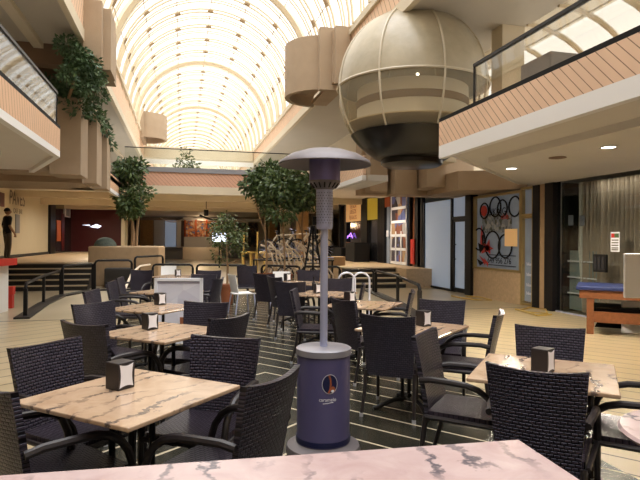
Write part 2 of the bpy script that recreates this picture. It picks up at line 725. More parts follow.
def fascia(tname, p0, p1, z0, z1, slat, side, low='pale_strip', drop=0.04):
    struct(band(tname, p0, p1, z0 - drop, z0 + 0.07, 0.10, low, side))
    struct(band(tname, p0, p1, z0 + 0.07, z1, 0.07, slat, side))
    struct(band(tname, p0, p1, z1, z1 + 0.06, 0.12, 'black_matt', side))


def railing(label, p0, p1, z, h, posts, side):
    a, b = Vector(p0), Vector(p1)
    r = thing('glass_railing', label, 'railing', (0, 0, 0), 0, 'glass railings of the upper floor')
    t = (b - a).normalized()
    n = Vector((t.y, -t.x)) * side
    pn = MB().prism([tuple(a + n * .04), tuple(b + n * .04), tuple(b + n * .055), tuple(a + n * .055)], z, z + h - .02)
    pn.build('glass_panel', 'rail_glass', r)
    MB().prism([tuple(a + n * .02), tuple(b + n * .02), tuple(b + n * .08), tuple(a + n * .08)], z + h - .03, z + h + .01).build('top_rail', 'black_metal', r)
    for q in posts:
        p = a.lerp(b, q)
        MB().tube([(p.x + n.x * .05, p.y + n.y * .05, z), (p.x + n.x * .05, p.y + n.y * .05, z + h)], .022, 8).build('post', 'black_metal', r)
    return r


fascia('trim_1', (XR, -6), (XR, 8.12), Z0, Z1, 'slats_right', 1, drop=.13)
fascia('trim_2', (XR, 8.0), (WR, 12.0), Z0, Z1, 'slats_right', 1, low='soffit_paint', drop=.05)
railing('glass railing with black top rail on the right balcony, ending beside the globe', (XR, -6), (XR, 7.1), Z1 + .06, 0.56, (1.0,), 1)

# upper floor, left side
slab = MB()
slab.prism([(XL - .05, -6), (XL - .05, 10.45), (-3.1, 13.0), (WL, 13.0), (WL, -6)], 3.02, 3.16)
struct(slab.build('floor_upper_left', 'soffit_paint'))
dl = MB()
dl.prism([(XL - .9, -6), (XL - .9, 10.3), (-3.5, 12.2), (WL, 12.2), (WL, -6)], 2.93, 3.02)
struct(dl.build('ceiling_lower_left', 'soffit_paint'))
fascia('trim_3', (XL, -6), (XL, 10.4), Z0, Z1, 'slats_left', -1)
fascia('trim_4', (XL, 10.4), (-3.1, 13.0), Z0, Z1, 'slats_left', -1)
railing('glass railing with black top rail on the left balcony', (XL, -6), (XL, 10.3), Z1 + .06, 0.56, (1.0,), -1)

# bridge across the well and the covered part beyond it
YB = 21.4
struct(box(WL, WR + 2.4, YB + .1, 50, 3.45, 3.62).build('floor_upper_far', 'soffit_paint'))
bt = MB()
for yy, zz in ((24, 3.2), (28, 3.15), (33, 3.2)):
    bt.box(WL, WR, yy, yy + .5, zz, 3.45)
struct(bt.build('ceiling_beam', 'cream_paint'))
struct(box(XL, 4.3, YB, YB + .1, 3.25, 3.55).build('trim_5', 'cream_paint'))
struct(box(XL, 4.3, YB, YB + .1, 3.55, 4.06).build('trim_5', 'slats_bridge'))
struct(box(XL, 4.3, YB - .04, YB + .14, 4.06, 4.24).build('trim_5', 'plain_grey'))
r = thing('glass_railing', 'glass railing with thin dark top rail across the far footbridge', 'railing', (0, 0, 0), 0, 'glass railings of the upper floor')
box(XL, 4.3, YB + .03, YB + .045, 4.24, 4.93).build('glass_panel', 'clear_glass', r)
box(XL, 4.3, YB + .015, YB + .06, 4.93, 4.96).build('top_rail', 'black_metal', r)
# side fascia between the bay and the bridge, right
struct(band('trim_6', (4.3, 12.6), (4.3, YB), 3.0, 3.12, .1, 'pale_strip', -1))
struct(band('trim_6', (4.3, 12.6), (4.3, YB), 3.12, 3.6, .07, 'slats_right', -1))
struct(box(4.37, 4.9, 12.7, 15.2, 3.0, 3.15).build('floor_upper_right', 'soffit_paint'))
struct(box(4.4, WR + 2.4, 15.2, YB + .1, 3.3, 3.45).build('floor_upper_right', 'soffit_paint'))
fascia('trim_6', (XL, 17.2), (XL, YB), 3.0, 3.5, 'slats_left', -1)
struct(box(WL, XL, 16.8, YB + .1, 3.3, 3.45).build('floor_upper_left', 'soffit_paint'))

# top floor edge bands
def top_edge(X, s, y0, y1, zb, zt):
    a, b = (X, X - .12) if s < 0 else (X, X + .12)
    x0, x1 = min(a, b), max(a, b)
    struct(box(x0, x1, y0, y1, zb, zb + .26).build('trim_7', 'cream_paint'))
    struct(box(x0 + .02, x1 - .02, y0, y1, zb + .26, zt - .12).build('trim_7', 'slats_upper'))
    struct(box(x0 - .05, x1 + .05, y0, y1, zt - .12, zt).build('trim_7', 'cream_paint'))


top_edge(XR, 1, -6, 62, 5.85, 6.72)
top_edge(XL, -1, -6, 62, 5.8, 7.1)
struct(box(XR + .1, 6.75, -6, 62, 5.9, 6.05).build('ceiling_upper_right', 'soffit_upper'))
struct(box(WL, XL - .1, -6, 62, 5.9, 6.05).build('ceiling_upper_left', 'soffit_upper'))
struct(box(XR + .05, WR + 1, -6, 62, 6.75, 6.9).build('ceiling_roof_right', 'cream_paint'))
struct(box(WL - .2, XL, -6, 62, 7.15, 7.3).build('ceiling_roof_left', 'cream_paint'))
struct(box(XL - 1.15, XL - .95, -6, 62, 5.78, 5.95).build('trim_8', 'cream_paint'))
bb = MB()
for i in range(4):
    bb.box(WL, XL - .3, 13.4 + i * 1.0, 13.75 + i * 1.0, 5.45, 5.9)
struct(bb.build('ceiling_beam', 'brown_beam'))

# curved side glazing on the right, with its ribs
CX, CZ, RX, RZ = 6.7, 3.16, 2.3, 2.75


def gl(a, y):
    return (CX + RX * math.cos(a), y, CZ + RZ * math.sin(a))


struct(MB().grid(lambda u, v: gl(u * PI / 2, -6 + 19 * v), 16, 8).build('window_1', 'vault_glazing', smooth=True))
rb = MB()
y = -5.5
i = 0
while y < 13:
    rb.tube([gl(a * PI / 24, y) for a in range(13)], 0.16 if i % 4 == 2 else 0.055, 6, flat_=0.8)
    y += .95
    i += 1
for a in (0.5, 0.95, 1.3):
    rb.tube([gl(a, -6), gl(a, 13)], .02, 5)
struct(rb.build('trim_9', 'rib_paint'))
struct(box(6.7, WR + 2.4, 15.4, 15.55, 3.3, 6.0).build('wall_upper_bay', 'cream_paint'))
struct(box(6.2, 6.7, 9.8, 10.2, 3.16, 5.9).build('wall_upper_pier', 'cream_paint'))
pbx_ = tag(box(5.6, 6.15, 7.5, 8.3, 3.16, 4.55).build('planter_box', 'plain_grey', bevel=.02), 'grey box standing behind the right balcony glass', 'box')
struct(box(8.9, WR + 2.6, -6, 62, 3.1, 3.3).build('trim_10', 'cream_paint'))
struct(box(6.6, 6.9, 13, 62, 3.6, 6.0).build('wall_upper_right', 'cream_paint'))

# glass barrel vault
VX, VR, VZ = 0.965, 3.06, 6.85
VA = [i * PI / 24 for i in range(25)]


def va(a, y, r=VR):
    return (VX + r * math.cos(a), y, VZ + r * math.sin(a))


struct(MB().grid(lambda u, v: va(u * PI, -6 + 62 * v, VR + .14), 28, 10).build('ceiling_vault', 'vault_glazing', smooth=True))
rb = MB()
cl = MB()
y = -5.0
i = 0
while y < 55:
    big = (i % 6 == 3)
    if big:
        rb.tube([va(a, y) for a in VA], .13, 6)
    else:
        rb.tube([va(a, y - .14) for a in VA], .032, 5)
        rb.tube([va(a, y + .14) for a in VA], .032, 5)
    rb.tube([va(a, y + .65, VR + .05) for a in VA], .024, 5)
    rb.tube([va(a, y + .85, VR + .05) for a in VA], .024, 5)
    for k in range(1, 8):
        a = PI * k / 8
        c, s = math.cos(a), math.sin(a)
        cx, cz = VX + (VR - .02) * c, VZ + (VR - .02) * s
        tx, tz = -s * .10, c * .10
        cl.tube([(cx - tx, y, cz - tz), (cx + tx, y, cz + tz)], .045, 5)
    y += 1.5
    i += 1
struct(rb.build('trim_11', 'rib_paint'))
for k in range(1, 8):
    cl.tube([va(PI * k / 8, -6, VR + .03), va(PI * k / 8, 55, VR + .03)], .012, 4)
struct(cl.build('trim_12', 'clip_brown'))
# end gable of the vault with its mullions
struct(MB().poly3([va(a, 56, VR + .14) for a in VA], (0, .05, 0)).build('window_2', 'vault_glazing'))
# cross beam of the top floor
struct(box(XL, XR, 32, 32.6, 6.1, 6.72).build('trim_13', 'cream_paint'))
struct(box(XL, XR, 31.9, 32.0, 5.75, 6.0).build('trim_13', 'pale_strip'))

# ------------------------------------------------------------------ concrete forms
C = 'tan_concrete'


def con(o, label):
    o['kind'] = 'structure'
    return o


cm = MB()
# left planter tower: fins stepping back along the well
fin = [(-3.0, -2.32, 13.9, 14.9, 3.05, 4.85), (-3.0, -2.15, 15.2, 16.1, 2.98, 4.75), (-3.0, XL + .02, 16.4, 17.15, 2.95, 4.65)]
for a in fin:
    cm.box(*a)
cm.box(-4.2, -2.5, 14.05, 17.1, 3.1, 4.6)
cm.box(WL, -2.45, 14.9, 17.1, 2.95, 3.35)
struct(cm.build('wall_planter_left', C))
cm = MB()
# upper left block on the top floor edge
cm.box(-2.1, -1.72, 12.75, 13.0, 5.35, 6.72)
cm.box(-2.1, -1.56, 13.0, 13.9, 5.3, 6.66)
cm.box(-2.1, -1.62, 14.05, 14.6, 5.35, 6.64)
cm.box(-2.1, -1.7, 13.8, 14.2, 5.4, 6.55)
struct(cm.build('wall_block_upper_left', C))
# right: stepped forms under the far side of the bay
cm = MB()
cm.box(4.9, 8.4, 14.75, 15.3, 2.85, 4.5)
cm.box(5.0, 5.5, 14.3, 14.8, 2.9, 4.55)
cm.box(5.65, 6.3, 14.1, 14.8, 2.82, 4.5)
cm.box(6.35, 6.9, 13.6, 14.8, 3.0, 4.45)
cm.prism([(6.9, 14.8), (6.9, 12.9), (WR + .3, 12.05), (WR + .3, 14.8)], 2.86, 3.35)
struct(cm.build('wall_forms_right', C))
# round bastions on the top floor edge


def bastion(name, cx, cy, r, z0, z1, s, fins):
    m = MB()
    a0, a1 = (PI / 2, 1.5 * PI) if s < 0 else (-PI / 2, PI / 2)
    m.lathe([(r - .12, z0 + .12), (r - .12, z0), (r, z0), (r, z1), (r - .12, z1), (r - .12, z0 + .12)], 24, a0, a1, (cx, cy, 0))
    m.lathe([(0.01, z0 + .3), (r - .12, z0 + .3)], 24, a0, a1, (cx, cy, 0))
    for f in fins:
        m.box(*f)
    o = m.build(name, C)
    return struct(o)


bastion('wall_round_bay_right', 3.62, 14.4, .98, 5.35, 6.72, -1,
        [(3.3, 4.0, 13.25, 13.45, 5.3, 6.85), (3.62, 4.0, 12.95, 13.1, 5.4, 6.8), (3.6, 4.0, 13.1, 13.3, 5.45, 6.75), (3.55, 4.0, 13.45, 15.3, 5.4, 5.5)])
bastion('wall_round_bay_left', -1.95, 30.3, 1.15, 6.75, 8.0, 1, [(-2.2, -1.9, 29.0, 31.6, 6.7, 8.0)])

# ------------------------------------------------------------------ platforms and steps
PL = .78
struct(box(WL, -2.75, 19.1, 44, 0, PL).build('floor_platform_left', 'beige_stone'))
st = MB()
for i in range(5):
    st.box(WL, -2.75, 17.7 + i * .28, 19.1, i * .156, (i + 1) * .156)
struct(st.build('floor_steps_left', 'step_dark'))
st = MB()
for i in range(5):
    st.box(WL, -2.75, 17.69 + i * .28, 17.75 + i * .28, (i + 1) * .156 - .035, (i + 1) * .156 + .004)
struct(st.build('trim_14', 'step_nose'))

PR = .62
struct(MB().prism([(5.3, 18.0), (WR, 18.0), (WR, 45), (5.3, 45)], 0, PR).box(7.15, WR, 16.8, 18.0, 0, PR).build('floor_platform_right', 'beige_stone'))
st = MB()
sn = MB()
for i in range(4):
    st.box(5.3, 7.15, 16.85 + i * .3, 18.0, i * .155, (i + 1) * .155)
    sn.box(5.3, 7.15, 16.83 + i * .3, 17.14 + i * .3, (i + 1) * .155 - .035, (i + 1) * .155 + .006)
struct(st.build('floor_steps_right', 'step_dark'))
struct(sn.build('trim_15', 'step_nose'))
# far rise with steps and a pale ramp
st = MB()
for i in range(3):
    st.box(-3.6, 0, 44 + i * .4, 62, i * .3, (i + 1) * .3)
st.box(0, 8, 45.5, 62, 0, .9)
struct(st.build('floor_steps_far', 'plain_grey'))
struct(MB().poly3([(.05, 43.0, 0), (.05, 45.5, .9), (.05, 45.5, 0)], (3.0, 0, 0)).build('floor_ramp_far', 'cream_paint'))

# ------------------------------------------------------------------ right shopfronts (ground level)
X = WR


def yy(px):
    return wy(px, X)


def pane(m, p0, p1, z0, z1, x0=0.0, th=.02):
    a, b = sorted((yy(p0), yy(p1)))
    return m.box(X + x0, X + x0 + th, a, b, z0, z1)


def bar(m, px, z0, z1, w=.09, x0=-.05, th=.12):
    y_ = yy(px)
    return m.box(X + x0, X + x0 + th, y_ - w / 2, y_ + w / 2, z0, z1)


ZS = 2.86
# frosted pale blue window and black framed door
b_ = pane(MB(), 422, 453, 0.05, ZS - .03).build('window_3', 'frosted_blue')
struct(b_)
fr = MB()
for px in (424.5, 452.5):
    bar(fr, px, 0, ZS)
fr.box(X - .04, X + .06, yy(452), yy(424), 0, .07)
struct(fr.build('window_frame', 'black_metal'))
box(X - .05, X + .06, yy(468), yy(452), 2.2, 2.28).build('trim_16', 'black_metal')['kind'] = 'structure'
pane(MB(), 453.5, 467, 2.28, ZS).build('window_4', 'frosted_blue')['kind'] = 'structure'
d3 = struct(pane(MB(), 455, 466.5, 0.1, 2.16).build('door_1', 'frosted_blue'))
fr = MB()
for px in (454.5, 466.8):
    bar(fr, px, 0.0, 2.2, .10, -.04, .09)
fr.box(X - .04, X + .05, yy(467), yy(454), 2.12, 2.2)
fr.box(X - .04, X + .05, yy(467), yy(454), 0.02, .14)
fr.build('door_frame', 'black_metal', d3)
yh = yy(457.5)
MB().tube([(X - .05, yh, 1.0), (X - .12, yh, 1.02), (X - .12, yh, 1.42), (X - .05, yh, 1.44)], .018, 6).build('handle', 'black_metal', d3)
struct(box(X - .12, X + .1, yy(474.5), yy(468.5), 0, ZS).build('trim_17', 'black_metal'))

# bicycle shop window on a beige base
struct(box(X - .03, X + .2, yy(521.5), yy(474.5), 0, .78).build('wall_shop_base', 'beige_stone'))
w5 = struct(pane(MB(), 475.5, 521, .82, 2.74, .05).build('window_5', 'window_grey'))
fr = MB()
for px in (475, 521.5):
    bar(fr, px, .78, 2.8, .06)
fr.box(X - .05, X + .07, yy(521.5), yy(475), 2.74, 2.8)
fr.box(X - .05, X + .07, yy(521.5), yy(475), .78, .83)
fr.build('window_frame', 'gold_frame', w5)

ROTW = (PI / 2, 0, -PI / 2)      # lettering on the right wall, read from the well
pos = thing('shop_window_display', 'poster of bicycles, wheels and red rider with phone number in the bike shop window', 'poster', (X + .04, (yy(476) + yy(520)) / 2, 0))
Lh = (yy(476) - yy(520)) / 2
# local y: + is to the left in the photograph
box(-.012, -.008, -.62 * Lh, .72 * Lh, 1.78, 2.28).build('clutter_print', 'bike_clutter', pos)
for (yl, z_, r_, mt) in ((.62, 2.38, .21, 'black_matt'), (.1, 2.46, .26, 'black_matt'), (-.22, 2.4, .22, 'black_matt'), (-.75, 2.42, .25, 'black_matt'),
                        (.88, 1.6, .3, 'black_matt'), (.22, 1.45, .36, 'black_matt'), (-.35, 1.42, .3, 'black_matt')):
    MB().tube([(-.02, yl * Lh + r_ * math.cos(t * PI / 14), z_ + r_ * math.sin(t * PI / 14)) for t in range(28)], .022, 5, True).build('wheel_print', mt, pos)
rd = MB()
for tri in (((.75, 2.0), (.62, 1.55), (.8, 1.5)), ((.8, 1.55), (.15, 1.35), (.72, 1.2)), ((.35, 1.6), (.3, 1.2), (.6, 1.35)),
            ((.85, 1.15), (.5, 1.0), (.55, .88)), ((.62, 1.1), (.4, .95), (.42, .85))):
    rd.poly3([(-.026, a * Lh, b) for a, b in tri], (-.006, 0, 0))
rd.poly3([(-.026, (.62 + .16 * math.cos(t * .5)) * Lh, 2.38 + .15 * math.sin(t * .5)) for t in range(12)], (-.006, 0, 0))
rd.build('red_rider_print', 'red_plastic', pos)
rk = MB()
for tri in (((.9, 1.5), (.55, 1.4), (.8, 1.2)), ((.95, 1.05), (.6, .95), (.8, .86)), ((.6, 1.75), (.72, 1.7), (.66, 1.3))):
    rk.poly3([(-.034, a * Lh, b) for a, b in tri], (-.004, 0, 0))
rk.build('black_rider_print', 'black_matt', pos)
text('lettering', 'BIKING', .26, 'black_matt', pos, (-.03, .0, 2.32), ROTW)
text('lettering', 'club', .2, 'red_plastic', pos, (-.035, -.35 * Lh, 2.18), ROTW)
text('lettering', '649 956 276', .22, 'black_matt', pos, (-.03, -.1 * Lh, 1.03), ROTW)
box(-.02, -.012, -.8 * Lh, .4 * Lh, 1.17, 1.19).build('rule', 'black_matt', pos)
box(-.02, -.012, -.8 * Lh, .5 * Lh, .90, .92).build('rule', 'black_matt', pos)
nt = tag(box(-.01, 0, -.27, .27, 1.42, 1.86).build('notice', 'orange_sign'), 'small tan notice stuck on the bike shop window', 'notice')
nt.location = (X - .0, yy(511), 0)

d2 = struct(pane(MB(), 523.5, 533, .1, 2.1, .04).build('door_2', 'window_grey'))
fr = MB()
for px in (522.8, 534):
    bar(fr, px, 0, 2.86, .05)
for z_ in (0.02, 2.1, 2.16, 2.8):
    fr.box(X - .05, X + .07, yy(534), yy(522.8), z_, z_ + .05)
fr.build('door_frame', 'gold_frame', d2)
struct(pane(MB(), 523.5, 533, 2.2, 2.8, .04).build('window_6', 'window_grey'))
for z_ in (.5, .75, 1.0, .3):
    text('lettering', 'bikes', .11, 'bright_white', d2, (X + .03, yy(528.5), z_), ROTW)
box(X - .09, X - .05, yy(526) - .02, yy(526) + .02, 1.0, 1.5).build('handle', 'gold_frame', d2)
pp = MB()
struct(box(X - .06, X + .1, yy(541.5), yy(534.5), 0, 2.88).build('wall_pier_black', 'black_metal'))
struct(box(X - .05, X + .1, yy(548), yy(541.6), 0, 2.88).build('wall_pier_beige', 'planter_stone'))
struct(box(X - .10, X + .1, yy(556.5), yy(548.2), 0, 2.88).build('trim_18', 'black_metal'))

# curtained shop window
struct(box(X, X + .02, 6.2, yy(557), .03, 2.86).build('window_7', 'shop_glass'))
struct(box(X - .03, X + .05, 6.2, yy(557), 0, .03).build('trim_19', 'steel'))
yc0, yc1 = 6.2, yy(571)


def curt(u, v):
    yv = yc0 + (yc1 - yc0) * u
    return (X + .35 + .05 * math.sin(yv * 52 + math.sin(yv * 7) * 1.8) + .02 * math.sin(yv * 13), yv, .03 + 2.8 * v)


tag(MB().sheet(curt, 260, 2, (.006, 0, 0)).build('curtain', 'curtain_cloth', smooth=True), 'brown gathered curtain hanging behind the shop window at right', 'curtain')


def curt2(u, v):
    yv = yy(571) + (yy(566) - yy(571)) * u
    yv -= .12 * (1 - v) * u
    return (X + .3 + .04 * math.sin(yv * 40), yv, .03 + 2.8 * v)


tag(MB().sheet(curt2, 60, 2, (.006, 0, 0)).build('curtain', 'curtain_pale', smooth=True), 'paler curtain edge beside the red wall inside the shop', 'curtain')
struct(box(X + .9, X + .95, yy(600), yy(540), .03, 2.86).build('wall_shop_red', 'dark_red'))
struct(box(X + .2, X + .95, yy(556), yy(554), 0, 2.86).build('wall_shop_side', 'black_matt'))
sh = thing('display_shelf', 'pale grey glass display shelf behind the shop window', 'shelf', (X + .5, yy(567), 0))
box(-.15, .15, -.5, .35, .05, 1.35).build('body', 'pastel_green', sh)
for z_ in (.4, .75, 1.1):
    box(-.2, .16, -.52, .37, z_, z_ + .03).build('shelf_board', 'white_paint', sh)
add_light('curtain_fill', 'AREA', (X + .16, 8.0, 2.8), 11, (1, .93, .8), .1, 3.2, rot=(0, math.radians(-12), 0))  # unseen fill light added to brighten the curtain and its folds
nb = thing('window_notice', 'white printed notice with red and green header on the curtained window', 'notice', (X - .005, yy(615.5), 0))
box(-.006, 0, -.11, .11, 1.36, 1.74).build('sheet', 'bright_white', nb)
box(-.010, -.006, 0.01, .095, 1.63, 1.71).build('red_header', 'red_plastic', nb)
box(-.010, -.006, -.095, .01, 1.63, 1.71).build('green_header', 'ivy_leaf', nb)
for z_ in (1.57, 1.52, 1.47, 1.42, 1.385):
    box(-.010, -.006, -.085, .085, z_, z_ + .025).build('text_line', 'grey_text', nb)
el = thing('wall_equipment', 'small black electrical panel inside the shop behind the curtained window', 'equipment', (X - .01, yy(602), 0))
box(-.05, 0, -.17, .17, .95, 1.3).build('case', 'black_matt', el)
for k in range(3):
    box(-.065, -.05, -.13 + k * .1, -.07 + k * .1, 1.0, 1.25).build('module', 'smoked', el)
pr = MB()
for k, (p_, z_) in enumerate(((566, 1.9), (577, 1.88))):
    o = tag(box(X + .1, X + .11, yy(p_) - .09, yy(p_) + .06, z_, z_ + .22).build('wall_paper_sheet', 'plain_grey'), 'small grey sheet taped inside the shop window, ' + ['next to the black post', 'beside the pale curtain edge'][k], 'notice')

# ------------------------------------------------------------------ raised shops on the right
X = WR
ZT = 3.45
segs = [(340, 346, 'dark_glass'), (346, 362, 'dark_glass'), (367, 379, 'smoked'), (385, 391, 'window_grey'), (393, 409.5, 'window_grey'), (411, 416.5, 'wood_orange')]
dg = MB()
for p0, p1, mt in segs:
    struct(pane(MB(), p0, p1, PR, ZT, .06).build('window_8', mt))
fr = MB()
for px, w_ in ((340, .35), (346.5, .3), (363.5, .5), (366.5, .35), (380.5, .5), (384, .3), (391.5, .15), (410.2, .15), (418.5, .5), (421, .35)):
    bar(fr, px, PR, ZT, w_)
struct(fr.build('trim_20', 'black_metal'))
struct(box(X - .02, X + .1, yy(424), 30.2, ZT - .12, ZT).build('trim_21', 'black_metal'))
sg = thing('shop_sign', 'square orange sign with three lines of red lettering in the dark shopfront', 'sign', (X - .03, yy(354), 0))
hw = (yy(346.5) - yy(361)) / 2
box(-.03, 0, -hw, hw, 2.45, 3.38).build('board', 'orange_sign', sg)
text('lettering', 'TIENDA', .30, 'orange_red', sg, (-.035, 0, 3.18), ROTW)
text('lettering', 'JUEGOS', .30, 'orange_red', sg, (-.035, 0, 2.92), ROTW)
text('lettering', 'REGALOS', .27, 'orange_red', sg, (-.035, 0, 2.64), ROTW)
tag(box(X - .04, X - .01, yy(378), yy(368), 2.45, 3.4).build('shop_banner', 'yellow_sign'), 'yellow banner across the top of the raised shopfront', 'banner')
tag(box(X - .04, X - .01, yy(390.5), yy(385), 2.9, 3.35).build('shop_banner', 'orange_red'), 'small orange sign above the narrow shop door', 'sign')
nv = thing('neon_sign', 'small violet neon sign low in the dark shopfront', 'sign', (X - .03, yy(349.5), 0))
MB().tube([(0, .3, 1.75), (0, -.5, 1.75)], .02, 5).build('tube', 'neon_violet', nv)
MB().tube([(0, .3, 1.65), (0, -.3, 1.9), (0, -.6, 1.65)], .02, 5).build('tube', 'neon_violet', nv)
tag(box(X - .05, X - .02, yy(351), yy(347), 1.0, 1.45).build('window_notice', 'orange_red'), 'small red notice near the floor of the dark shopfront', 'notice')
tag(box(X - .03, X - .02, yy(389), yy(387), 1.7, 1.95).build('door_notice', 'bright_white'), 'small white paper on the narrow shop door', 'notice')
# photo rack
pr = thing('poster_rack', 'white metal rack of photo posters beside the raised shop door', 'display rack', (X - .06, (yy(393) + yy(409)) / 2, 0))
h2 = (yy(393) - yy(409)) / 2
for r_ in range(5):
    for c_ in range(3):
        z0_ = .72 + r_ * .52
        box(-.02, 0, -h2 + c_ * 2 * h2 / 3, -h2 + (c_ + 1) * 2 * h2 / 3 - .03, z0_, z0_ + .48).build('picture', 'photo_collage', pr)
rk = MB()
for r_ in range(6):
    rk.box(-.05, -.02, -h2, h2, .65 + r_ * .52, .75 + r_ * .52)
for c_ in range(4):
    rk.box(-.05, -.02, -h2 + c_ * 2 * h2 / 3 - .04, -h2 + c_ * 2 * h2 / 3 + .04, .68, 1.9)
rk.box(-.05, -.02, -h2, -h2 + .05, .68, 3.32)
rk.box(-.05, -.02, h2 - .05, h2, .68, 3.32)
rk.build('frame', 'bright_white', pr)
tag(box(X - .1, X - .04, yy(416.5), yy(413), PR + .1, 1.6).build('fire_hose_box', 'red_plastic'), 'red fire box on the wall beside the poster rack', 'fire box')
for k, (p0, p1, zt) in enumerate(((338, 344, 1.25), (347, 361, 1.2), (363, 376, 1.45))):
    t = tag(box(X - .9, X - .2, yy(p1) + .2, yy(p0) - .2, PR, zt).build('black_crate', 'black_matt', bevel=.03),
            ['black box at the far end of the raised shopfront', 'wide black covered box under the orange sign', 'tall black box under the yellow banner'][k], 'box')
# columns and shop fronts further along the right side
for k in range(5):
    y_ = 31.5 + k * 5.5
    struct(box(6.6, 7.2, y_, y_ + .7, PR, 3.6).build('wall_column_right', 'cream_paint' if k % 2 else 'wood_pale'))
    struct(box(X - .1, X - .02, y_ + 1.0, y_ + 4.6, PR, 3.3).build('window_9', 'dark_glass' if k % 2 == 0 else 'shop_goods'))

# ------------------------------------------------------------------ left side: white wall with lettering, dark shops
pv = thing('wall_sign', 'grey lettering on the cream wall behind the person', 'sign', (WL + .02, 0, 0))
yL = lambda px: wy(px, WL)
ROTL = (PI / 2, 0, PI / 2)
text('lettering', 'PAVES', .78, 'grey_text', pv, (.01, yL(16.5), 3.1), ROTL)
text('lettering', 'CAFE BAR', .28, 'grey_text', pv, (.01, yL(17), 2.62), ROTL)
MB().lathe([(.01, 0), (.12, 0), (.12, .02), (.01, .02)], 10, c=(0, 0, 0)).build('dot', 'grey_text', pv).location = (.02, yL(17), 3.62)
tag(box(WL, WL + .03, yL(15), yL(19), 1.75, 2.5).build('wall_notice', 'plain_grey'), 'grey notice board beside the person on the cream wall', 'notice')
tag(box(WL, WL + .06, 18.5, yL(2.5), 2.7, 3.2).build('wall_plaque', 'dark_red'), 'dark red plaque at the edge of the cream wall', 'plaque')
struct(box(WL, WL + .12, yL(48), yL(53), PL, 3.45).build('trim_22', 'black_metal'))
struct(box(WL, WL + .05, 19.2, yL(48), PL, PL + .12).build('baseboard_left', 'step_dark'))
struct(box(WL, WL + .06, yL(53), 35, PL, 3.45).build('window_10', 'dark_glass'))
tag(box(WL + .07, WL + .1, yL(55), yL(59), 1.4, 2.5).build('shop_poster', 'orange_red'), 'orange poster in the dark shop beyond the cream wall', 'poster')
tag(box(WL + .07, WL + .1, yL(60), yL(62.5), PL + .1, 2.9).build('shop_poster', 'dark_red'), 'dark red banner in the dark shop next to the orange poster', 'poster')
pf = tag(box(WL + .07, WL + .12, yL(63), yL(68), 2.75, 3.35).build('picture_frame', 'bright_white'), 'white framed picture high in the dark shop window', 'picture')
box(WL + .12, WL + .13, yL(63.6), yL(67.2), 2.82, 3.28).build('picture', 'plain_grey', pf)
struct(box(WL, -3.4, 35, 35.2, PL, 3.45).build('wall_red_shutter', 'dark_red'))
struct(box(-3.4, -3.2, 33.5, 35.2, PL, 3.45).build('wall_pillar_left', 'cream_paint'))
bl = thing('logo_sign', 'small glowing white logo on the dark red shutter', 'sign', (-5.0, 34.98, 2.25))
MB().poly3([(-.3, 0, 0), (.15, 0, -.08), (.35, 0, .05), (.05, 0, .16)], (0, -.02, 0)).build('mark', 'screen_glow', bl)
MB().poly3([(-.75, 0, .1), (-.3, 0, .06), (-.3, 0, .12)], (0, -.02, 0)).build('mark', 'screen_glow', bl)
tag(MB().tube([(-3.9, 34.9, 1.5), (-3.9, 34.9, 1.6)], .2, 8).build('green_ball', 'dull_green'), 'tiny dark green object near the shutter', 'object') if False else None

# far shops and stalls under the covered part
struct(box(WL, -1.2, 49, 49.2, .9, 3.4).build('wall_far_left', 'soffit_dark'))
for k, (p0, p1, mt, lb, ct) in enumerate((
        (132, 139, 'black_matt', 'black sheet for the dark far opening left of the tan wooden panel', 'opening'),  # black sheet stands in for the darkness of the gap
        (140, 153, 'wood_pale', 'tan wooden panel far beyond the left tree', 'panel'),
        (165, 176, 'frosted_blue', 'pale blue far door leaf beside the stall', 'door'),
        (154, 164, 'white_paint', 'white far panel behind the left tree', 'panel'),
        (176.5, 181, 'bright_white', 'narrow white far panel next to the stall', 'panel'))):
    a, b = atd(p0, 45.2), atd(p1, 45.2)
    tag(box(a.x, b.x, a.y, a.y + .1, .92, 3.1).build('partition_wall', mt), lb, ct)
kp = atd(184, 44)
kq = atd(220, 44)
ki = thing('kiosk', 'far kiosk with orange lit interior, white counter and flat white roof', 'kiosk', (kp.x, kp.y + 1.4, .9))
W_ = kq.x - kp.x
box(0, W_, 0, .15, 0, .85).build('counter', 'pale_strip', ki)
box(-.1, W_ + .1, -.1, 2.5, 2.25, 2.45).build('roof', 'bright_white', ki)
box(0, W_, 2.2, 2.3, .0, 2.25).build('back_wall', 'kiosk_goods', ki)
for k in range(4):
    box(k * (W_ - .15) / 3, k * (W_ - .15) / 3 + .15, 0, .15, .85, 2.25).build('post', 'orange_red', ki)
s1 = thing('television_screen', 'small bright bluish screen seen through the small tree', 'screen', atd(219.5, 30, 1.45))
box(-.42, .42, 0, .05, -.05, .5).build('case', 'black_matt', s1)
box(-.38, .38, -.01, 0, -.02, .46).build('display', 'screen_glow', s1)
MB().tube([(0, .03, -1.45), (0, .03, 0)], .04, 8).build('stand', 'black_metal', s1)
for k, (a_, mt) in enumerate(((250, 'yellow_wood'), (258, 'yellow_wood'))):
    p = atd(a_, 24, 0)
    t = thing('yellow_stand', ['yellow wooden frame stand behind the small tree', 'second yellow wooden frame stand nearer the bicycles'][k], 'stand', p, -TH)
    for sx in (-.3, .3):
        for sy in (-.2, .2):
            MB().tube([(sx, sy, 0), (sx, sy, 1.0 + (.9 if sy > 0 and k == 0 else 0))], .035, 6).build('leg', mt, t)
    box(-.36, .36, -.26, .26, .96, 1.04).build('board', mt, t)
ra, rb_ = atd(221, 45.5), atd(262, 45.5)
st_ = thing('far_stall', 'long white roofed stall front right of the far kiosk', 'stall', (ra.x, ra.y, .9))
Ws = rb_.x - ra.x
box(0, Ws, 0, 2, 2.15, 2.4).build('roof', 'bright_white', st_)
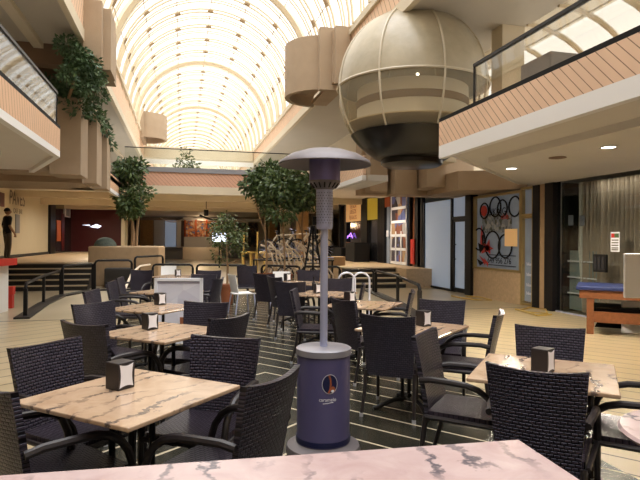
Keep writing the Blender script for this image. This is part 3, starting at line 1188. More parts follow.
box(0, Ws, 1.8, 1.9, 0, 2.15).build('back_wall', 'shop_goods', st_)
for k in range(4):
    box(k * (Ws - .14) / 3, k * (Ws - .14) / 3 + .14, .1, .25, 0, 2.15).build('post', 'cream_paint', st_)
# white awning pieces near the far ceiling
for k, (a_, b_, d_, z_) in enumerate(((200, 232, 36, 3.05), (160, 185, 40, 3.0), (230, 262, 38, 2.95))):
    p, q = atd(a_, d_), atd(b_, d_)
    m_ = MB().sheet(lambda u, v, p=p, q=q, z_=z_: (p.x + (q.x - p.x) * u, p.y + v * 2.0, z_ - .28 * math.sin(PI * u) + .1), 12, 2, (0, 0, .03))
    cn = tag(m_.build('cloth_canopy', 'black_matt' if k == 0 else 'white_paint'), ['dark sagging cloth under the far ceiling', 'white cloth panel under the far ceiling by the left tree', 'white cloth panel under the far ceiling above the kiosk'][k], 'canopy')
    for e_ in (p, q):
        MB().tube([(e_.x, e_.y + 1, z_ + .1), (e_.x, e_.y + 1, 3.46)], .015, 5).build('cord', 'white_paint', cn)

# ------------------------------------------------------------------ ceiling lamps
lampspots = [('right soffit', 8, (608, 145, 2.858), 'round ceiling spotlight nearest in the right soffit'),
             ('right', 8, (511, 167, 2.858), 'round ceiling spotlight farther along the right soffit')]


def downlight(p, label, power, r=.09):
    t = thing('ceiling_spotlight', label, 'ceiling light', p, 0, 'recessed ceiling spotlights')
    MB().lathe([(r, -.012), (r + .03, -.012), (r + .03, .0), (r, .0), (r, -.012)], 20).build('ring', 'white_paint', t)
    MB().lathe([(.001, -.006), (r, -.006), (r, 0.0), (.001, 0.0)], 20).build('bulb', 'lamp_glow', t)
    if power:
        add_light('spot_lamp', 'SPOT', (p[0], p[1], p[2] - .05), power, (1, .88, .7), .08, spot=2.95)
    return t


for _, _, (a_, b_, z_), lb in lampspots:
    downlight(at(a_, b_, z_), lb, 320)
t = thing('ceiling_spotlight', 'unlit round ceiling spotlight between the two lit ones', 'ceiling light', at(557, 156, 2.858), 0)
MB().lathe([(.001, -.01), (.13, -.01), (.13, 0), (.001, 0)], 20).build('ring', 'brown_beam', t)
far_l = [(0.5, 22.3), (4.6, 22.8), (-3.2, 22.6), (1.8, 25.5), (5.4, 26), (-4, 26.3), (0.2, 30.3), (3.4, 30.8), (6.4, 19.5), (-4.4, 31), (1.0, 36.0)]
for k, (a_, b_) in enumerate(far_l):
    downlight((a_, b_, 3.298 if k == 8 else 3.448), ['lit ceiling spotlight under the footbridge, middle', 'lit ceiling spotlight right of the heater hood under the bridge', 'lit ceiling spotlight above the left tree', 'lit ceiling spotlight in the second row, middle',
                               'lit ceiling spotlight in the second row, before the raised shops', 'lit ceiling spotlight in the second row over the left platform', 'lit ceiling spotlight in the third row, left of the middle',
                               'lit ceiling spotlight in the third row, right of the middle', 'lit ceiling spotlight over the raised shop door', 'lit ceiling spotlight in the third row over the left platform', 'lit ceiling spotlight in the farthest row'][k], 240 if k == 8 else 150, .08)
add_light('kiosk_lamp', 'POINT', (kp.x + W_ / 2, kp.y + 1.4, 2.9), 60, (1, .7, .4), .2)
sp = thing('ceiling_speaker', 'small black loudspeaker hanging under the far ceiling', 'loudspeaker', atd(206, 27, 2.85))
box(-.11, .11, -.1, .1, -.15, .15).build('case', 'black_matt', sp, bevel=.02)
MB().tube([(0, 0, .2), (0, 0, .6)], .02, 6).build('bracket', 'black_metal', sp)

# ------------------------------------------------------------------ the globe pod
GC = cw((411 - 320) / F * 11.3, 11.3, 1.55 + 151 / F * 11.3)
GR = 1.52
gp = thing('globe_pod', 'big cream globe with seams and a black bowl base hanging beside the balcony', 'globe pod', GC, math.radians(-35))
gp.scale = (1, 1, 1.05)


def sph(r, a, b):
    return (r * math.cos(b) * math.cos(a), r * math.cos(b) * math.sin(a), r * math.sin(b))


MB().lathe([(GR * math.cos(b), GR * math.sin(b)) for b in [math.radians(t) for t in range(0, 91, 4)] + [PI / 2]], 64).build('upper_shell', 'cream_fibreglass', gp)
MB().lathe([(GR * math.cos(math.radians(t)), GR * math.sin(math.radians(t))) for t in range(-36, 1, 3)], 64).build('window_band', 'pod_glazing', gp)
MB().lathe([(GR * 1.015 * math.cos(math.radians(t)), GR * 1.015 * math.sin(math.radians(t))) for t in range(-36, -66, -4)] + [(GR * .41, -GR * .91), (GR * .41, -GR * .97), (GR * .37, -GR * .99), (.001, -GR * 1.0)], 64).build('base_bowl', 'bowl_black', gp)
for k in range(8):
    a = k * PI / 4 + .2 + PI / 8
    MB().tube([sph(GR * 1.005, a, math.radians(t)) for t in range(-36, 86, 4)], .022, 6).build('seam', 'seam_tape', gp)
MB().tube([sph(GR * 1.005, t * PI / 32, 0.0) for t in range(64)], .024, 6, True).build('seam', 'seam_tape', gp)
MB().lathe([(GR * .74, -.72), (GR * .74, -.04), (GR * .72, -.04), (GR * .72, -.72)], 48).build('inner_ring', 'pale_strip', gp)  # added ring giving the band its cream and brown stripes
MB().lathe([(GR * .75, -.41), (GR * .75, -.27), (GR * .741, -.27), (GR * .741, -.41)], 48).build('ring_stripe', 'brown_beam', gp)
MB().lathe([(.001, -.72), (GR * .88, -.72), (GR * .88, -.70), (.001, -.70)], 48).build('pod_floor', 'cream_paint', gp)
for k in range(4):
    MB().lathe([(.001, .45), (.03, .45), (.03, .48), (.001, .48)], 8, c=(.6 * math.cos(k * 1.57), .6 * math.sin(k * 1.57), 0)).build('ceiling_lamp', 'lamp_glow', gp)
MB().tube([(0, 0, GR * .98), (0, 0, 5.95 - GC.z)], .06, 8).build('hanger', 'cream_paint', gp)
# walkway that joins the globe to the balcony end
gd = (Vector((6.2, 10.2)) - Vector((GC.x, GC.y)))

# ------------------------------------------------------------------ plants


def leaves(n, blobs, size, seed, droop=.3):
    rs = random.Random(seed)
    m = MB()
    tot = sum(b[3] ** 2 for b in blobs)
    for b in blobs:
        cx, cy, cz, r = b[:4]
        for _ in range(int(n * r * r / tot)):
            d = Vector((rs.gauss(0, 1), rs.gauss(0, 1), rs.gauss(0, 1))).normalized()
            rr = r * (rs.random() ** .45)
            p = Vector((cx, cy, cz)) + Vector((d.x * rr, d.y * rr, d.z * rr * .85))
            s = size * rs.uniform(.6, 1.25)
            t = (d + Vector((rs.uniform(-.8, .8), rs.uniform(-.8, .8), -droop + rs.uniform(-.6, .5)))).normalized()
            w = t.cross(Vector((rs.uniform(-1, 1), rs.uniform(-1, 1), rs.uniform(-.3, 1)))).normalized()
            k = len(m.v)
            m.v += [tuple(p), tuple(p + t * s * .5 + w * s * .24), tuple(p + t * s), tuple(p + t * s * .5 - w * s * .24)]
            m.f += [(k, k + 1, k + 2, k + 3)]
    return m


def trunk(m, pts, r0, r1):
    return m.tube(pts, r0, 8, r2=r1)


def blobset(c, rx, rz, n, r, seed):
    rs = random.Random(seed)
    out = []
    for _ in range(n):
        a, b = rs.uniform(0, 2 * PI), rs.uniform(-1, 1)
        q = math.sqrt(1 - b * b) * rs.uniform(.45, 1)
        out.append((c[0] + rx * q * math.cos(a), c[1] + rx * q * math.sin(a), c[2] + rz * b, r * rs.uniform(.6, 1.1)))
    return out


# left stone planter and its ficus
pbx = tag(MB().prism([(-2.95, 19.1), (-.75, 19.0), (-.6, 20.8), (-2.95, 20.8)], 0, 1.3).build('stone_planter', 'planter_stone', bevel=.04),
          'long tan stone planter beside the left steps holding the ficus tree', 'planter')
tag(box(-2.35, -1.55, 18.3, 18.9, 0, .62).build('bench_box', 'step_dark', bevel=.03), 'dark low box in front of the stone planter', 'box')
tp = Vector((-1.65, 20.0, 1.25))
tr = thing('ficus_tree', 'ficus tree with round crown growing in the stone planter', 'tree', tp)
m = MB()
trunk(m, [(0, 0, 0), (.02, 0, .5), (-.05, .02, 1.1), (-.3, 0, 1.9)], .07, .04)
trunk(m, [(.12, 0, 0), (.14, .02, .6), (.2, 0, 1.2), (.3, 0, 1.9)], .05, .03)
m.build('trunk', 'trunk_bark', tr)
leaves(3200, blobset((.0, 0, 2.05), .55, .8, 16, .42, 3) + [(-.05, 0, 1.5, .5), (.0, 0, 2.6, .4)], .16, 5).build('foliage', 'ficus_leaf', tr, smooth=False)
gb = tag(MB().lathe([(.001, -.02)] + [(.36 * math.cos(t * PI / 16), .3 * math.sin(t * PI / 16)) for t in range(8)] + [(.001, .3)], 16).build('clipped_shrub', 'dull_green'), 'low rounded grey green shrub at the end of the stone planter', 'shrub')
gb.location = (-2.5, 19.7, 1.3)
# middle trees behind the heater
for k, (px, d_, s_, lb) in enumerate(((266, 17.2, 1.0, 'ficus tree left of the heater with thin bare trunk'), (284, 16.8, 1.25, 'fuller ficus tree close behind the heater'), (303, 17.8, .85, 'ficus tree partly hidden behind the heater column'))):
    p = atd(px, d_, 0)
    tr = thing('ficus_tree', lb, 'tree', p, 0, 'ficus trees behind the heater')
    m = MB()
    trunk(m, [(0, 0, 0), (.03, 0, 1.0), (-.04, 0, 2.0), (0, 0, 2.9)], .035, .022)
    trunk(m, [(-.04, 0, 1.8), (-.25, 0, 2.4), (-.35, 0, 2.8)], .02, .012)
    m.build('trunk', 'trunk_bark', tr)
    zc = 3.15 - .05 * k
    leaves(2800, blobset((0, 0, zc), .55 * s_, .55 * s_, 12, .40 * s_, 11 + k) + [(0, 0, zc, .5 * s_)], .15, 21 + k).build('foliage', 'ficus_leaf', tr, smooth=False)
    MB().lathe([(.001, 0), (.2, 0), (.27, .45), (.29, .45), (.29, .5), (.24, .5), (.23, .42), (.001, .42)], 16).build('pot', 'terracotta', tr)
# small loose tree in a terracotta pot between the tables
p = atd(227.5, 13.2, 0)
tr = thing('potted_tree', 'small sparse tree in a brown pot between the far tables', 'potted tree', p)
MB().lathe([(.001, 0), (.13, 0), (.17, .42), (.19, .42), (.19, .48), (.15, .48), (.001, .44)], 20).build('pot', 'terracotta', tr)
m = MB()
trunk(m, [(0, 0, .4), (.01, 0, .9), (-.02, 0, 1.3), (.0, 0, 1.7)], .03, .018)
for k in range(9):
    a = k * 2.4
    z_ = .95 + k * .09
    trunk(m, [(0, 0, z_), (.25 * math.cos(a), .25 * math.sin(a), z_ + .12), (.5 * math.cos(a), .5 * math.sin(a), z_ + .05)], .01, .005)
m.build('trunk', 'trunk_bark', tr)
leaves(1300, blobset((0, 0, 1.58), .42, .5, 18, .24, 8), .085, 9).build('foliage', 'pale_leaf', tr, smooth=False)
# trailing plants of the upper left planter
p0 = (-2.65, 14.3, 4.8)
tr = thing('ficus_shrub', 'bushy green tree rising from the upper left planter', 'shrub', p0)
m = MB()
trunk(m, [(.0, -.2, 0), (.2, -.8, .15), (.38, -1.4, .35), (.45, -1.7, .7)], .04, .02)
m.build('trunk', 'trunk_bark', tr)
leaves(2600, [(.30, -1.9, .78, .24), (.5, -1.7, .62, .26), (.68, -1.6, .5, .26), (.42, -1.7, .42, .25), (.72, -1.4, .2, .24), (.30, -1.8, .2, .2), (.55, -1.5, .05, .22), (.8, -1.2, .35, .2), (.85, -1.0, -.02, .18)], .10, 31).build('foliage', 'ivy_leaf', tr, smooth=False)
tr = thing('trailing_plant', 'green trailing plant spilling over the upper left planter edge', 'plant', p0)
leaves(3400, [(-.9, -.3, .15, .26), (-.5, -.3, .25, .3), (-.2, -.3, .1, .3), (.1, -.1, .12, .3), (.3, .3, .1, .3), (.35, 1.0, -.02, .3), (.4, 1.6, -.1, .28), (.45, 2.1, -.15, .25), (.5, 2.5, -.3, .2), (-1.3, -.4, .1, .3), (.25, -.3, -.2, .25), (.0, -.2, .4, .3), (.6, 2.8, -.5, .16)], .13, 33).build('foliage', 'ivy_leaf', tr, smooth=False)
tr = thing('trailing_plant', 'paler leafy plant behind the left balcony glass', 'plant', (-3.6, 13.2, 3.5))
leaves(900, [(0, 0, .35, .35), (-.4, 0, .3, .35), (.4, 0, .5, .3), (.1, 0, .75, .25), (-.7, 0, .2, .25)], .13, 35).build('foliage', 'pale_leaf', tr, smooth=False)
# plant on the far footbridge
tr = thing('bridge_plant', 'thin leafy plant standing on the far footbridge', 'plant', (.1, 22.4, 3.62))
leaves(600, [(0, 0, 1.0, .35), (-.3, 0, .6, .3), (.3, 0, .7, .35), (0, 0, 1.4, .2), (0, 0, .3, .3)], .13, 41).build('foliage', 'pale_leaf', tr, smooth=False)
tr = thing('bridge_plant', 'low clump of leaves at the left end of the far footbridge', 'plant', (-1.4, 22.3, 3.62))
leaves(400, [(0, 0, .5, .35), (.4, 0, .4, .3), (0, 0, .2, .2)], .12, 43).build('foliage', 'ficus_leaf', tr, smooth=False)

# ------------------------------------------------------------------ handrails
def handrail(label, pts, h=.68, r=.034):
    """pts: plan points with the height of the ground there"""
    t = thing('handrail', label, 'handrail', (0, 0, 0), 0, 'black handrails')
    top = []
    P3 = [Vector((a, b, z)) for a, b, z in pts]
    n = len(P3)
    for i, p in enumerate(P3):
        q = p + Vector((0, 0, h))
        if i == 0 or i == n - 1:
            o = P3[1] if i == 0 else P3[-2]
            dr = ((o + Vector((0, 0, h))) - q).normalized()
            cs = [p, q - Vector((0, 0, .1)), q - Vector((0, 0, .03)) + dr * .03, q + dr * .1]
            top += cs if i == 0 else cs[::-1]
        else:
            top.append(q)
    MB().tube(top, r, 8).build('rail', 'black_metal', t)
    for p in P3[1:-1]:
        box(p.x - .03, p.x + .03, p.y - .03, p.y + .03, p.z, p.z + h).build('post', 'black_metal', t)
    for p in (P3[0], P3[-1]):
        box(p.x - .035, p.x + .035, p.y - .035, p.y + .035, p.z, p.z + h - .1).build('post', 'black_metal', t)
    return t


def g(px, py):
    p = at(px, py, 0)
    return (p.x, p.y, 0)


handrail('black handrail along the curved kerb at left, nearest stretch', [g(26, 319), g(44, 305), g(61, 296)], .66)
handrail('black handrail in front of the left steps', [g(62.5, 297), g(93, 292)], .80)
handrail('black handrail in front of the dark box', [g(95, 292), g(132, 291)], .90)
handrail('black handrail before the stone planter corner', [g(135, 291), g(163, 287)], 1.0)
handrail('black handrail left of the potted tree', [g(153, 290), g(193, 290)], .76)
handrail('black handrail behind the potted tree', [g(197, 290), g(248, 291)], .76)
handrail('black handrail in front of the bicycles', [g(262, 289), g(300, 291)], .74)
handrail('black handrail right of the bicycles', [g(303, 291), g(340, 291)], .74)
handrail('black handrail sloping beside the right steps', [g(376, 293), g(398, 302), g(420, 318)], .66)
handrail('black handrail level before the right platform', [g(344, 292), g(374, 292)], .66)
pt = [g(123, 312), g(132, 296), g(140, 291)]
t = thing('handrail', 'pale curved metal handrail by the far left tables', 'handrail')
MB().tube([Vector(pt[0]) + Vector((0, 0, .35)), Vector(pt[1]) + Vector((0, 0, .6)), Vector(pt[2]) + Vector((0, 0, .72)), Vector(g(150, 289)) + Vector((0, 0, .74))], .03, 8).build('rail', 'cream_tube', t)
for q in (pt[0], pt[2]):
    MB().tube([q, (q[0], q[1], .4 if q is pt[0] else .72)], .02, 6).build('post', 'black_metal', t)
# dark kerbs under the rails
kb = MB()


def kerb(pts, w=.14):
    for a, b in zip(pts, pts[1:]):
        a, b = Vector(a[:2]), Vector(b[:2])
        tt = (b - a).normalized()
        n = Vector((tt.y, -tt.x)) * w
        kb.prism([tuple(a - n), tuple(b - n), tuple(b + n), tuple(a + n)], 0, .035)


kerb([g(22, 321), g(44, 306), g(61, 298), g(93, 292), g(132, 291)])
kerb([g(368, 290), g(398, 303), g(424, 320)])
struct(kb.build('trim_23', 'step_dark'))

# ------------------------------------------------------------------ cafe chairs


def make_chair():
    t = thing('wicker_chair', '', 'chair')
    # seat: rounded woven slab with apron
    def seatp(u, v):
        x = (u - .5) * .47
        yv = -.22 + .46 * v
        return (x * (1 - .04 * (1 - v)), yv, .435 - .012 * math.sin(PI * u) * math.sin(PI * v))
    s = MB().sheet(seatp, 8, 8, (0, 0, -.06))
    s.build('seat', 'weave_flat', t)
    # backrest: flares to the top, curved round the sitter, leaning back

    def backp(u, v):
        w = .205 + .043 * v
        x = (2 * u - 1) * w
        c = (2 * u - 1) ** 2
        return (x, -.225 - .11 * v ** 1.2 + .035 * c * (.4 + v * .6), .36 + .54 * v + .018 * v * (c - .4))
    MB().sheet(backp, 10, 12, (0, -.032, 0)).build('backrest', 'weave_upright', t)
    for sx in (-1, 1):
        x = sx * .262
        pts = [(sx * .238, -.27, .63), (sx * .25, -.2, .645), (x, -.06, .645), (x, .04, .638), (x, .11, .618), (x, .17, .578), (x, .212, .52), (x, .235, .45), (x, .242, .37)]
        MB().tube(pts, .021, 8).build('arm', 'wicker_dark', t)
        fl = MB().tube([(x, .242, .38), (x * 1.01, .25, .03)], .019, 8, r2=.015).build('leg', 'wicker_dark', t)
        MB().tube([(x * 1.01, .25, .032), (x * 1.01, .25, 0)], .018, 8).build('foot_cap', 'foot_silver', fl)
        rl = MB().tube([(sx * .22, -.235, .40), (sx * .225, -.26, .2), (sx * .235, -.31, .03)], .019, 8, r2=.015).build('leg', 'wicker_dark', t)
        MB().tube([(sx * .235, -.31, .032), (sx * .236, -.312, 0)], .018, 8).build('foot_cap', 'foot_silver', rl)
    MB().tube([(-.262, .242, .40), (.262, .242, .40)], .016, 6).tube([(-.262, .24, .4), (-.24, -.23, .4)], .014, 6).tube([(.262, .24, .4), (.24, -.23, .4)], .014, 6).build('seat_frame', 'wicker_dark', t)
    return t


CHAIR = make_chair()
nch = [0]


def chair(px, py, face, label, top=.903):
    """px, py: middle of the top edge of the back; face: degrees clockwise from the camera's forward"""
    o = CHAIR if nch[0] == 0 else copy_tree(CHAIR)
    nch[0] += 1
    p = at(px, py, top)
    a = math.radians(face) + TH           # clockwise from +Y in the mall frame
    f = Vector((math.sin(a), math.cos(a)))
    o.location = (p.x + f.x * .345, p.y + f.y * .345, 0)
    o.rotation_euler = (0, 0, -a)
    tag(o, label, 'chair', 'dark wicker cafe chairs')
    return o


chair(44, 344, 117, 'dark wicker armchair left of the nearest left table, showing its whole back')
chair(-18, 388, 37, 'dark wicker armchair cut by the frame at the bottom left corner')
chair(279, 377, -64, 'dark wicker armchair right of the nearest left table, closest to the heater base')
chair(228, 337, -164, 'dark wicker armchair behind the nearest left table, facing the camera')
chair(233, 317, -58, 'dark wicker armchair right of the second left table')
chair(208, 302.5, -165, 'dark wicker armchair at the far side of the second left table')
chair(81, 325, 27, 'dark wicker armchair seen from behind at the second left table')
chair(92, 304, 120, 'dark wicker armchair left of the third left table')
chair(89, 292, 88, 'dark wicker armchair farthest left, turned sideways near the kerb')
chair(109, 283, 84, 'narrow looking dark wicker armchair second from the left kerb')
chair(118, 279, 82, 'dark wicker armchair third from the left kerb')
chair(143, 271, -170, 'dark wicker armchair in front of the stone planter')
chair(210, 271, 180, 'dark wicker armchair farthest back beside the potted tree')
chair(205, 275, -170, 'dark wicker armchair just behind the white framed board')
chair(220, 279, -80, 'dark wicker armchair turned sideways just left of the brown pot')
chair(247, 266, 175, 'dark wicker armchair by the far rail right of the potted tree')
chair(263, 274, 30, 'dark wicker armchair behind the white plastic chair')
chair(273, 277, 55, 'dark wicker armchair left of the far middle table')
chair(290, 282, 12, 'dark wicker armchair seen from behind at the far middle table')
chair(292, 290, 95, 'dark wicker armchair left of the heater pole, turned sideways')
chair(309, 270, 180, 'dark wicker armchair behind the far middle table')
chair(338, 278, 180, 'dark wicker armchair beside the chrome hoops')
chair(365, 284, -85, 'dark wicker armchair right of the chrome hoops, sideways')
chair(341, 299, 60, 'dark wicker armchair just right of the heater pole')
chair(387, 315.5, 24, 'dark wicker armchair right of the heater base, its square back to the camera')
chair(421, 332, 118, 'dark wicker armchair between the heater and the front right table, angled')
chair(414, 291, -78, 'dark wicker armchair before the right handrail, sideways')
chair(443, 299, -162, 'dark wicker armchair behind the middle right table, facing the camera')
chair(502, 312, -66, 'dark wicker armchair right of the middle right table, sideways')
chair(550, 325, -156, 'dark wicker armchair behind the front right table, facing the camera')
chair(535.5, 368, 29, 'dark wicker armchair nearest the camera at the front right table, back turned')
c_ = chair(660, 385, -57, 'dark wicker armchair cut by the right edge of the frame')
q = cw(1.77, 3.35) + cw(.835 * .12, -.55 * .12)
c_.location = (q.x, q.y, 0)

# white plastic chairs
def make_plastic():
    t = thing('plastic_chair', '', 'chair')
    MB().sheet(lambda u, v: ((u - .5) * .42, -.2 + .42 * v, .43 - .02 * math.sin(PI * u)), 6, 6, (0, 0, -.02)).build('seat', 'pale_strip', t)
    MB().sheet(lambda u, v: ((u - .5) * .4, -.22 - .08 * v + .06 * (2 * u - 1) ** 2, .44 + .38 * v), 6, 6, (0, -.015, 0)).build('backrest', 'pale_strip', t)
    for sx in (-1, 1):
        for y0, y1 in ((-.18, -.24), (.18, .22)):
            MB().tube([(sx * .19, y0, .42), (sx * .22, y1, 0)], .016, 6).build('leg', 'steel', t)
    return t


pc0 = make_plastic()
for k, (px, py, fc, lb) in enumerate(((243, 274, 60, 'white plastic chair right of the brown pot'), (281, 272, 180, 'white plastic chair behind the far middle table'), (168, 267, 170, 'white plastic chair behind the far left table'))):
    o = pc0 if k == 0 else copy_tree(pc0)
    p = at(px, py, .83)
    o.location = (p.x, p.y, 0)
    o.rotation_euler = (0, 0, -math.radians(fc) - TH)
    tag(o, lb, 'chair', 'white plastic chairs')

# ------------------------------------------------------------------ tables


def make_table(s=.80):
    t = thing('cafe_table', '', 'table')
    h = s / 2
    box(-h, h, -h, h, .722, .745).build('tabletop', 'peach_marble', t, bevel=.006)
    box(-h * .7, h * .7, -.03, .03, .70, .722).box(-.03, .03, -h * .7, h * .7, .70, .722).build('top_bracket', 'black_metal', t)
    for sx in (-1, 1):
        for sy in (-1, 1):
            MB().tube([(sx * .07, sy * .07, .71), (sx * .07, sy * .07, .06)], .017, 8).build('column', 'black_metal', t)
            MB().tube([(sx * .05, sy * .05, .09), (sx * .14, sy * .14, .075), (sx * .24, sy * .24, .02), (sx * .27, sy * .27, .012)], .02, 8).build('foot', 'black_metal', t)
    return t


TABLE = make_table()
tabs = [
    ((-.976, 2.88), 28, 'marble topped square table nearest the camera at left'),
    ((-1.38, 4.82), 27, 'marble topped square table second from the camera at left'),
    ((-1.95, 6.5), 22, 'marble topped square table in front of the white framed board'),
    ((-2.35, 8.5), 20, 'marble topped table behind the white framed board at left'),
    ((-3.15, 12.0), 18, 'marble topped table by the far left handrail'),
    ((-.42, 10.4), 15, 'marble topped table in the middle, farthest back'),
    ((.08, 8.3), 20, 'marble topped table just behind the heater pole'),
    ((.56, 6.95), 24, 'marble topped table right of the heater pole'),
    ((.87, 5.12), 33, 'marble topped table in the middle of the right group'),
    ((1.4, 3.42), 26, 'marble topped square table nearest the camera at right'),
]
for k, ((u, d), rz, lb) in enumerate(tabs):
    o = TABLE if k == 0 else copy_tree(TABLE)
    q = cw(u, d)
    o.location = q
    o.rotation_euler = (0, 0, -math.radians(rz) - TH)
    tag(o, lb, 'table', 'marble topped cafe tables')

# the long marble table in front, pink glare painted into its top
lt = thing('long_table', 'long marble table with pink glare in its colour across the bottom of the picture', 'table', cw(-.15, 1.67), -TH + math.radians(11))
L0 = Matrix.Rotation(-(-TH + math.radians(11)), 3, 'Z')


def loc_of(u, d):
    return L0 @ (cw(u, d) - cw(-.15, 1.67))


pa, pb = loc_of(.81, 2.23), loc_of(-1.25, 1.84)
yt = pa.y
box(pb.x - .2, pa.x, yt - .78, yt, .722, .748).build('tabletop', 'glare_marble', lt, bevel=.006)
for sx in (-.9, .5):
    MB().tube([(sx, yt - .4, .72), (sx, yt - .4, .03)], .04, 12).build('leg', 'black_metal', lt)
    MB().lathe([(.001, 0), (.25, 0), (.25, .02), (.001, .03)], 24, c=(sx, yt - .4, 0)).build('foot', 'black_metal', lt)
rt = thing('round_table', 'round pale marble table cut by the right edge of the frame', 'table', cw(1.68, 2.28))
MB().lathe([(.001, .722), (.38, .722), (.39, .735), (.38, .748), (.001, .748)], 40).build('tabletop', 'glare_marble', rt)
MB().tube([(0, 0, .72), (0, 0, .03)], .035, 12).build('column', 'black_metal', rt)
MB().lathe([(.001, 0), (.22, 0), (.22, .02), (.001, .03)], 24).build('foot', 'black_metal', rt)

# ------------------------------------------------------------------ napkin holders


def make_napkin():
    t = thing('napkin_holder', '', 'napkin holder')
    box(-.055, .055, -.052, .052, 0, .145).build('case', 'wicker_dark', t, bevel=.005)

    def nap(u, v):
        x = (u - .5) * .088 * (1 - .18 * math.sin(PI * v))
        z = .012 + .124 * v
        z += (.010 * math.sin(PI * u)) * (1 if v < .5 else -1) * abs(2 * v - 1)
        return (x, -.0525 - .004 * math.sin(PI * u), z)
    MB().sheet(nap, 8, 8, (0, .003, 0)).build('napkins', 'bright_white', t)
    return t


NAP = make_napkin()
naps = [(121, 389, 58, 'black napkin holder on the nearest left table'),
        (150.5, 330, 45, 'black napkin holder on the second left table'),
        (160.5, 305.5, 45, 'black napkin holder on the third left table'),
        (178, 277, 30, 'black napkin holder on the far left table'),
        (287.5, 281, 40, 'black napkin holder on the farthest middle table'),
        (350, 302.5, 40, 'black napkin holder on the table right of the heater pole'),
        (424, 325, 36, 'black napkin holder on the table in the middle of the right group'),
        (543.5, 370, 44, 'black napkin holder on the nearest right table'),
        (318, 293, 20, 'white napkin holder on the table just behind the heater pole')]
for k, (px, py, rz, lb) in enumerate(naps):
    o = NAP if k == 0 else copy_tree(NAP)
    o.location = at(px, py, .745)
    o.rotation_euler = (0, 0, math.radians(rz) - TH)
    tag(o, lb, 'napkin holder', 'napkin holders')
bt_ = thing('sauce_bottle', 'dark small bottle on the table behind the heater pole', 'bottle', at(314, 290, .745))
MB().lathe([(.001, 0), (.03, 0), (.03, .11), (.012, .15), (.012, .19), (.001, .19)], 14).build('body', 'smoked', bt_)
MB().lathe([(.001, .19), (.015, .19), (.015, .21), (.001, .21)], 12).build('cap', 'black_matt', bt_)

# ------------------------------------------------------------------ patio heater
hp = thing('patio_heater', 'tall steel patio heater with navy gas cylinder cover and mushroom hood', 'patio heater', cw((324.3 - 320) / F * 4.06, 4.06), -TH)
MB().lathe([(.001, 0), (.272, 0), (.275, .02), (.265, .05), (.225, .065), (.2, .075), (.001, .075)], 48).build('base', 'hood_metal', hp)
MB().lathe([(.18, .07), (.195, .07), (.195, .72), (.18, .72), (.18, .07)], 64).build('cylinder_cover', 'navy_paint', hp)
MB().lathe([(.197, .085), (.201, .085), (.201, .12), (.197, .12)], 64).build('lower_band', 'navy_dark', hp)
MB().lathe([(.001, .768), (.19, .765), (.203, .757), (.203, .715), (.195, .712)], 64).build('cover_lid', 'lid_metal', hp)
MB().tube([(0, 0, .76), (0, 0, 1.66)], .028, 20).build('pole', 'steel', hp)
MB().lathe([(.001, 1.63), (.055, 1.63), (.062, 1.65), (.062, 1.93), (.001, 1.93)], 32).build('burner_screen', 'brushed_steel', hp)
m = MB()
for r_ in range(12):
    for c_ in range(18):
        a = (c_ + .5 * (r_ % 2)) * 2 * PI / 18
        z_ = 1.675 + r_ * .02
        m.tube([(.0610 * math.cos(a), .0610 * math.sin(a), z_), (.0625 * math.cos(a), .0625 * math.sin(a), z_)], .0035, 6)
m.build('screen_holes', 'smoked', hp)
MB().lathe([(.062, 1.92), (.075, 1.93), (.112, 1.97), (.118, 1.985), (.06, 1.985)], 32).build('burner_collar', 'hood_metal', hp)
m = MB()
for c_ in range(16):
    a = c_ * 2 * PI / 16
    m.tube([(.078 * math.cos(a), .078 * math.sin(a), 1.934), (.109 * math.cos(a), .109 * math.sin(a), 1.968)], .006, 5)
m.build('collar_slots', 'black_matt', hp)
MB().lathe([(.001, 1.98), (.11, 1.98), (.114, 1.99), (.114, 2.17), (.001, 2.17)], 32).build('burner_head', 'burner_metal', hp)
MB().lathe([(.34, 2.10), (.343, 2.108), (.33, 2.13), (.25, 2.178), (.15, 2.21), (.05, 2.225), (.001, 2.225)], 56).lathe([(.34, 2.10), (.25, 2.145), (.15, 2.185), (.001, 2.2)], 56).build('hood', 'hood_metal', hp)
box(-.085, -.060, -.03, .0, 1.66, 1.72).build('valve', 'black_matt', hp)
# printed coffee bean emblem on the cover, facing the seats


def cyl(x, z, r=.1955):
    a = x / r
    return (r * math.sin(a), -r * math.cos(a), z)


def disc(cx, cz, rx, rz, rad, tilt=0.0, n=28, half=None):
    pts = []
    for k in range(n):
        a = 2 * PI * k / n
        x, z = rx * math.cos(a), rz * math.sin(a)
        pts.append((cx + x, cz + z))
    m = MB()
    for i in range(8):
        for j in range(24):
            def q(u, v):
                a = 2 * PI * v / 24
                return cyl(cx + rx * (u / 8) * math.cos(a), cz + rz * (u / 8) * math.sin(a), rad)
            k = len(m.v)
            m.v += [q(i, j), q(i + 1, j), q(i + 1, j + 1), q(i, j + 1)]
            m.f.append((k, k + 1, k + 2, k + 3))
    return m


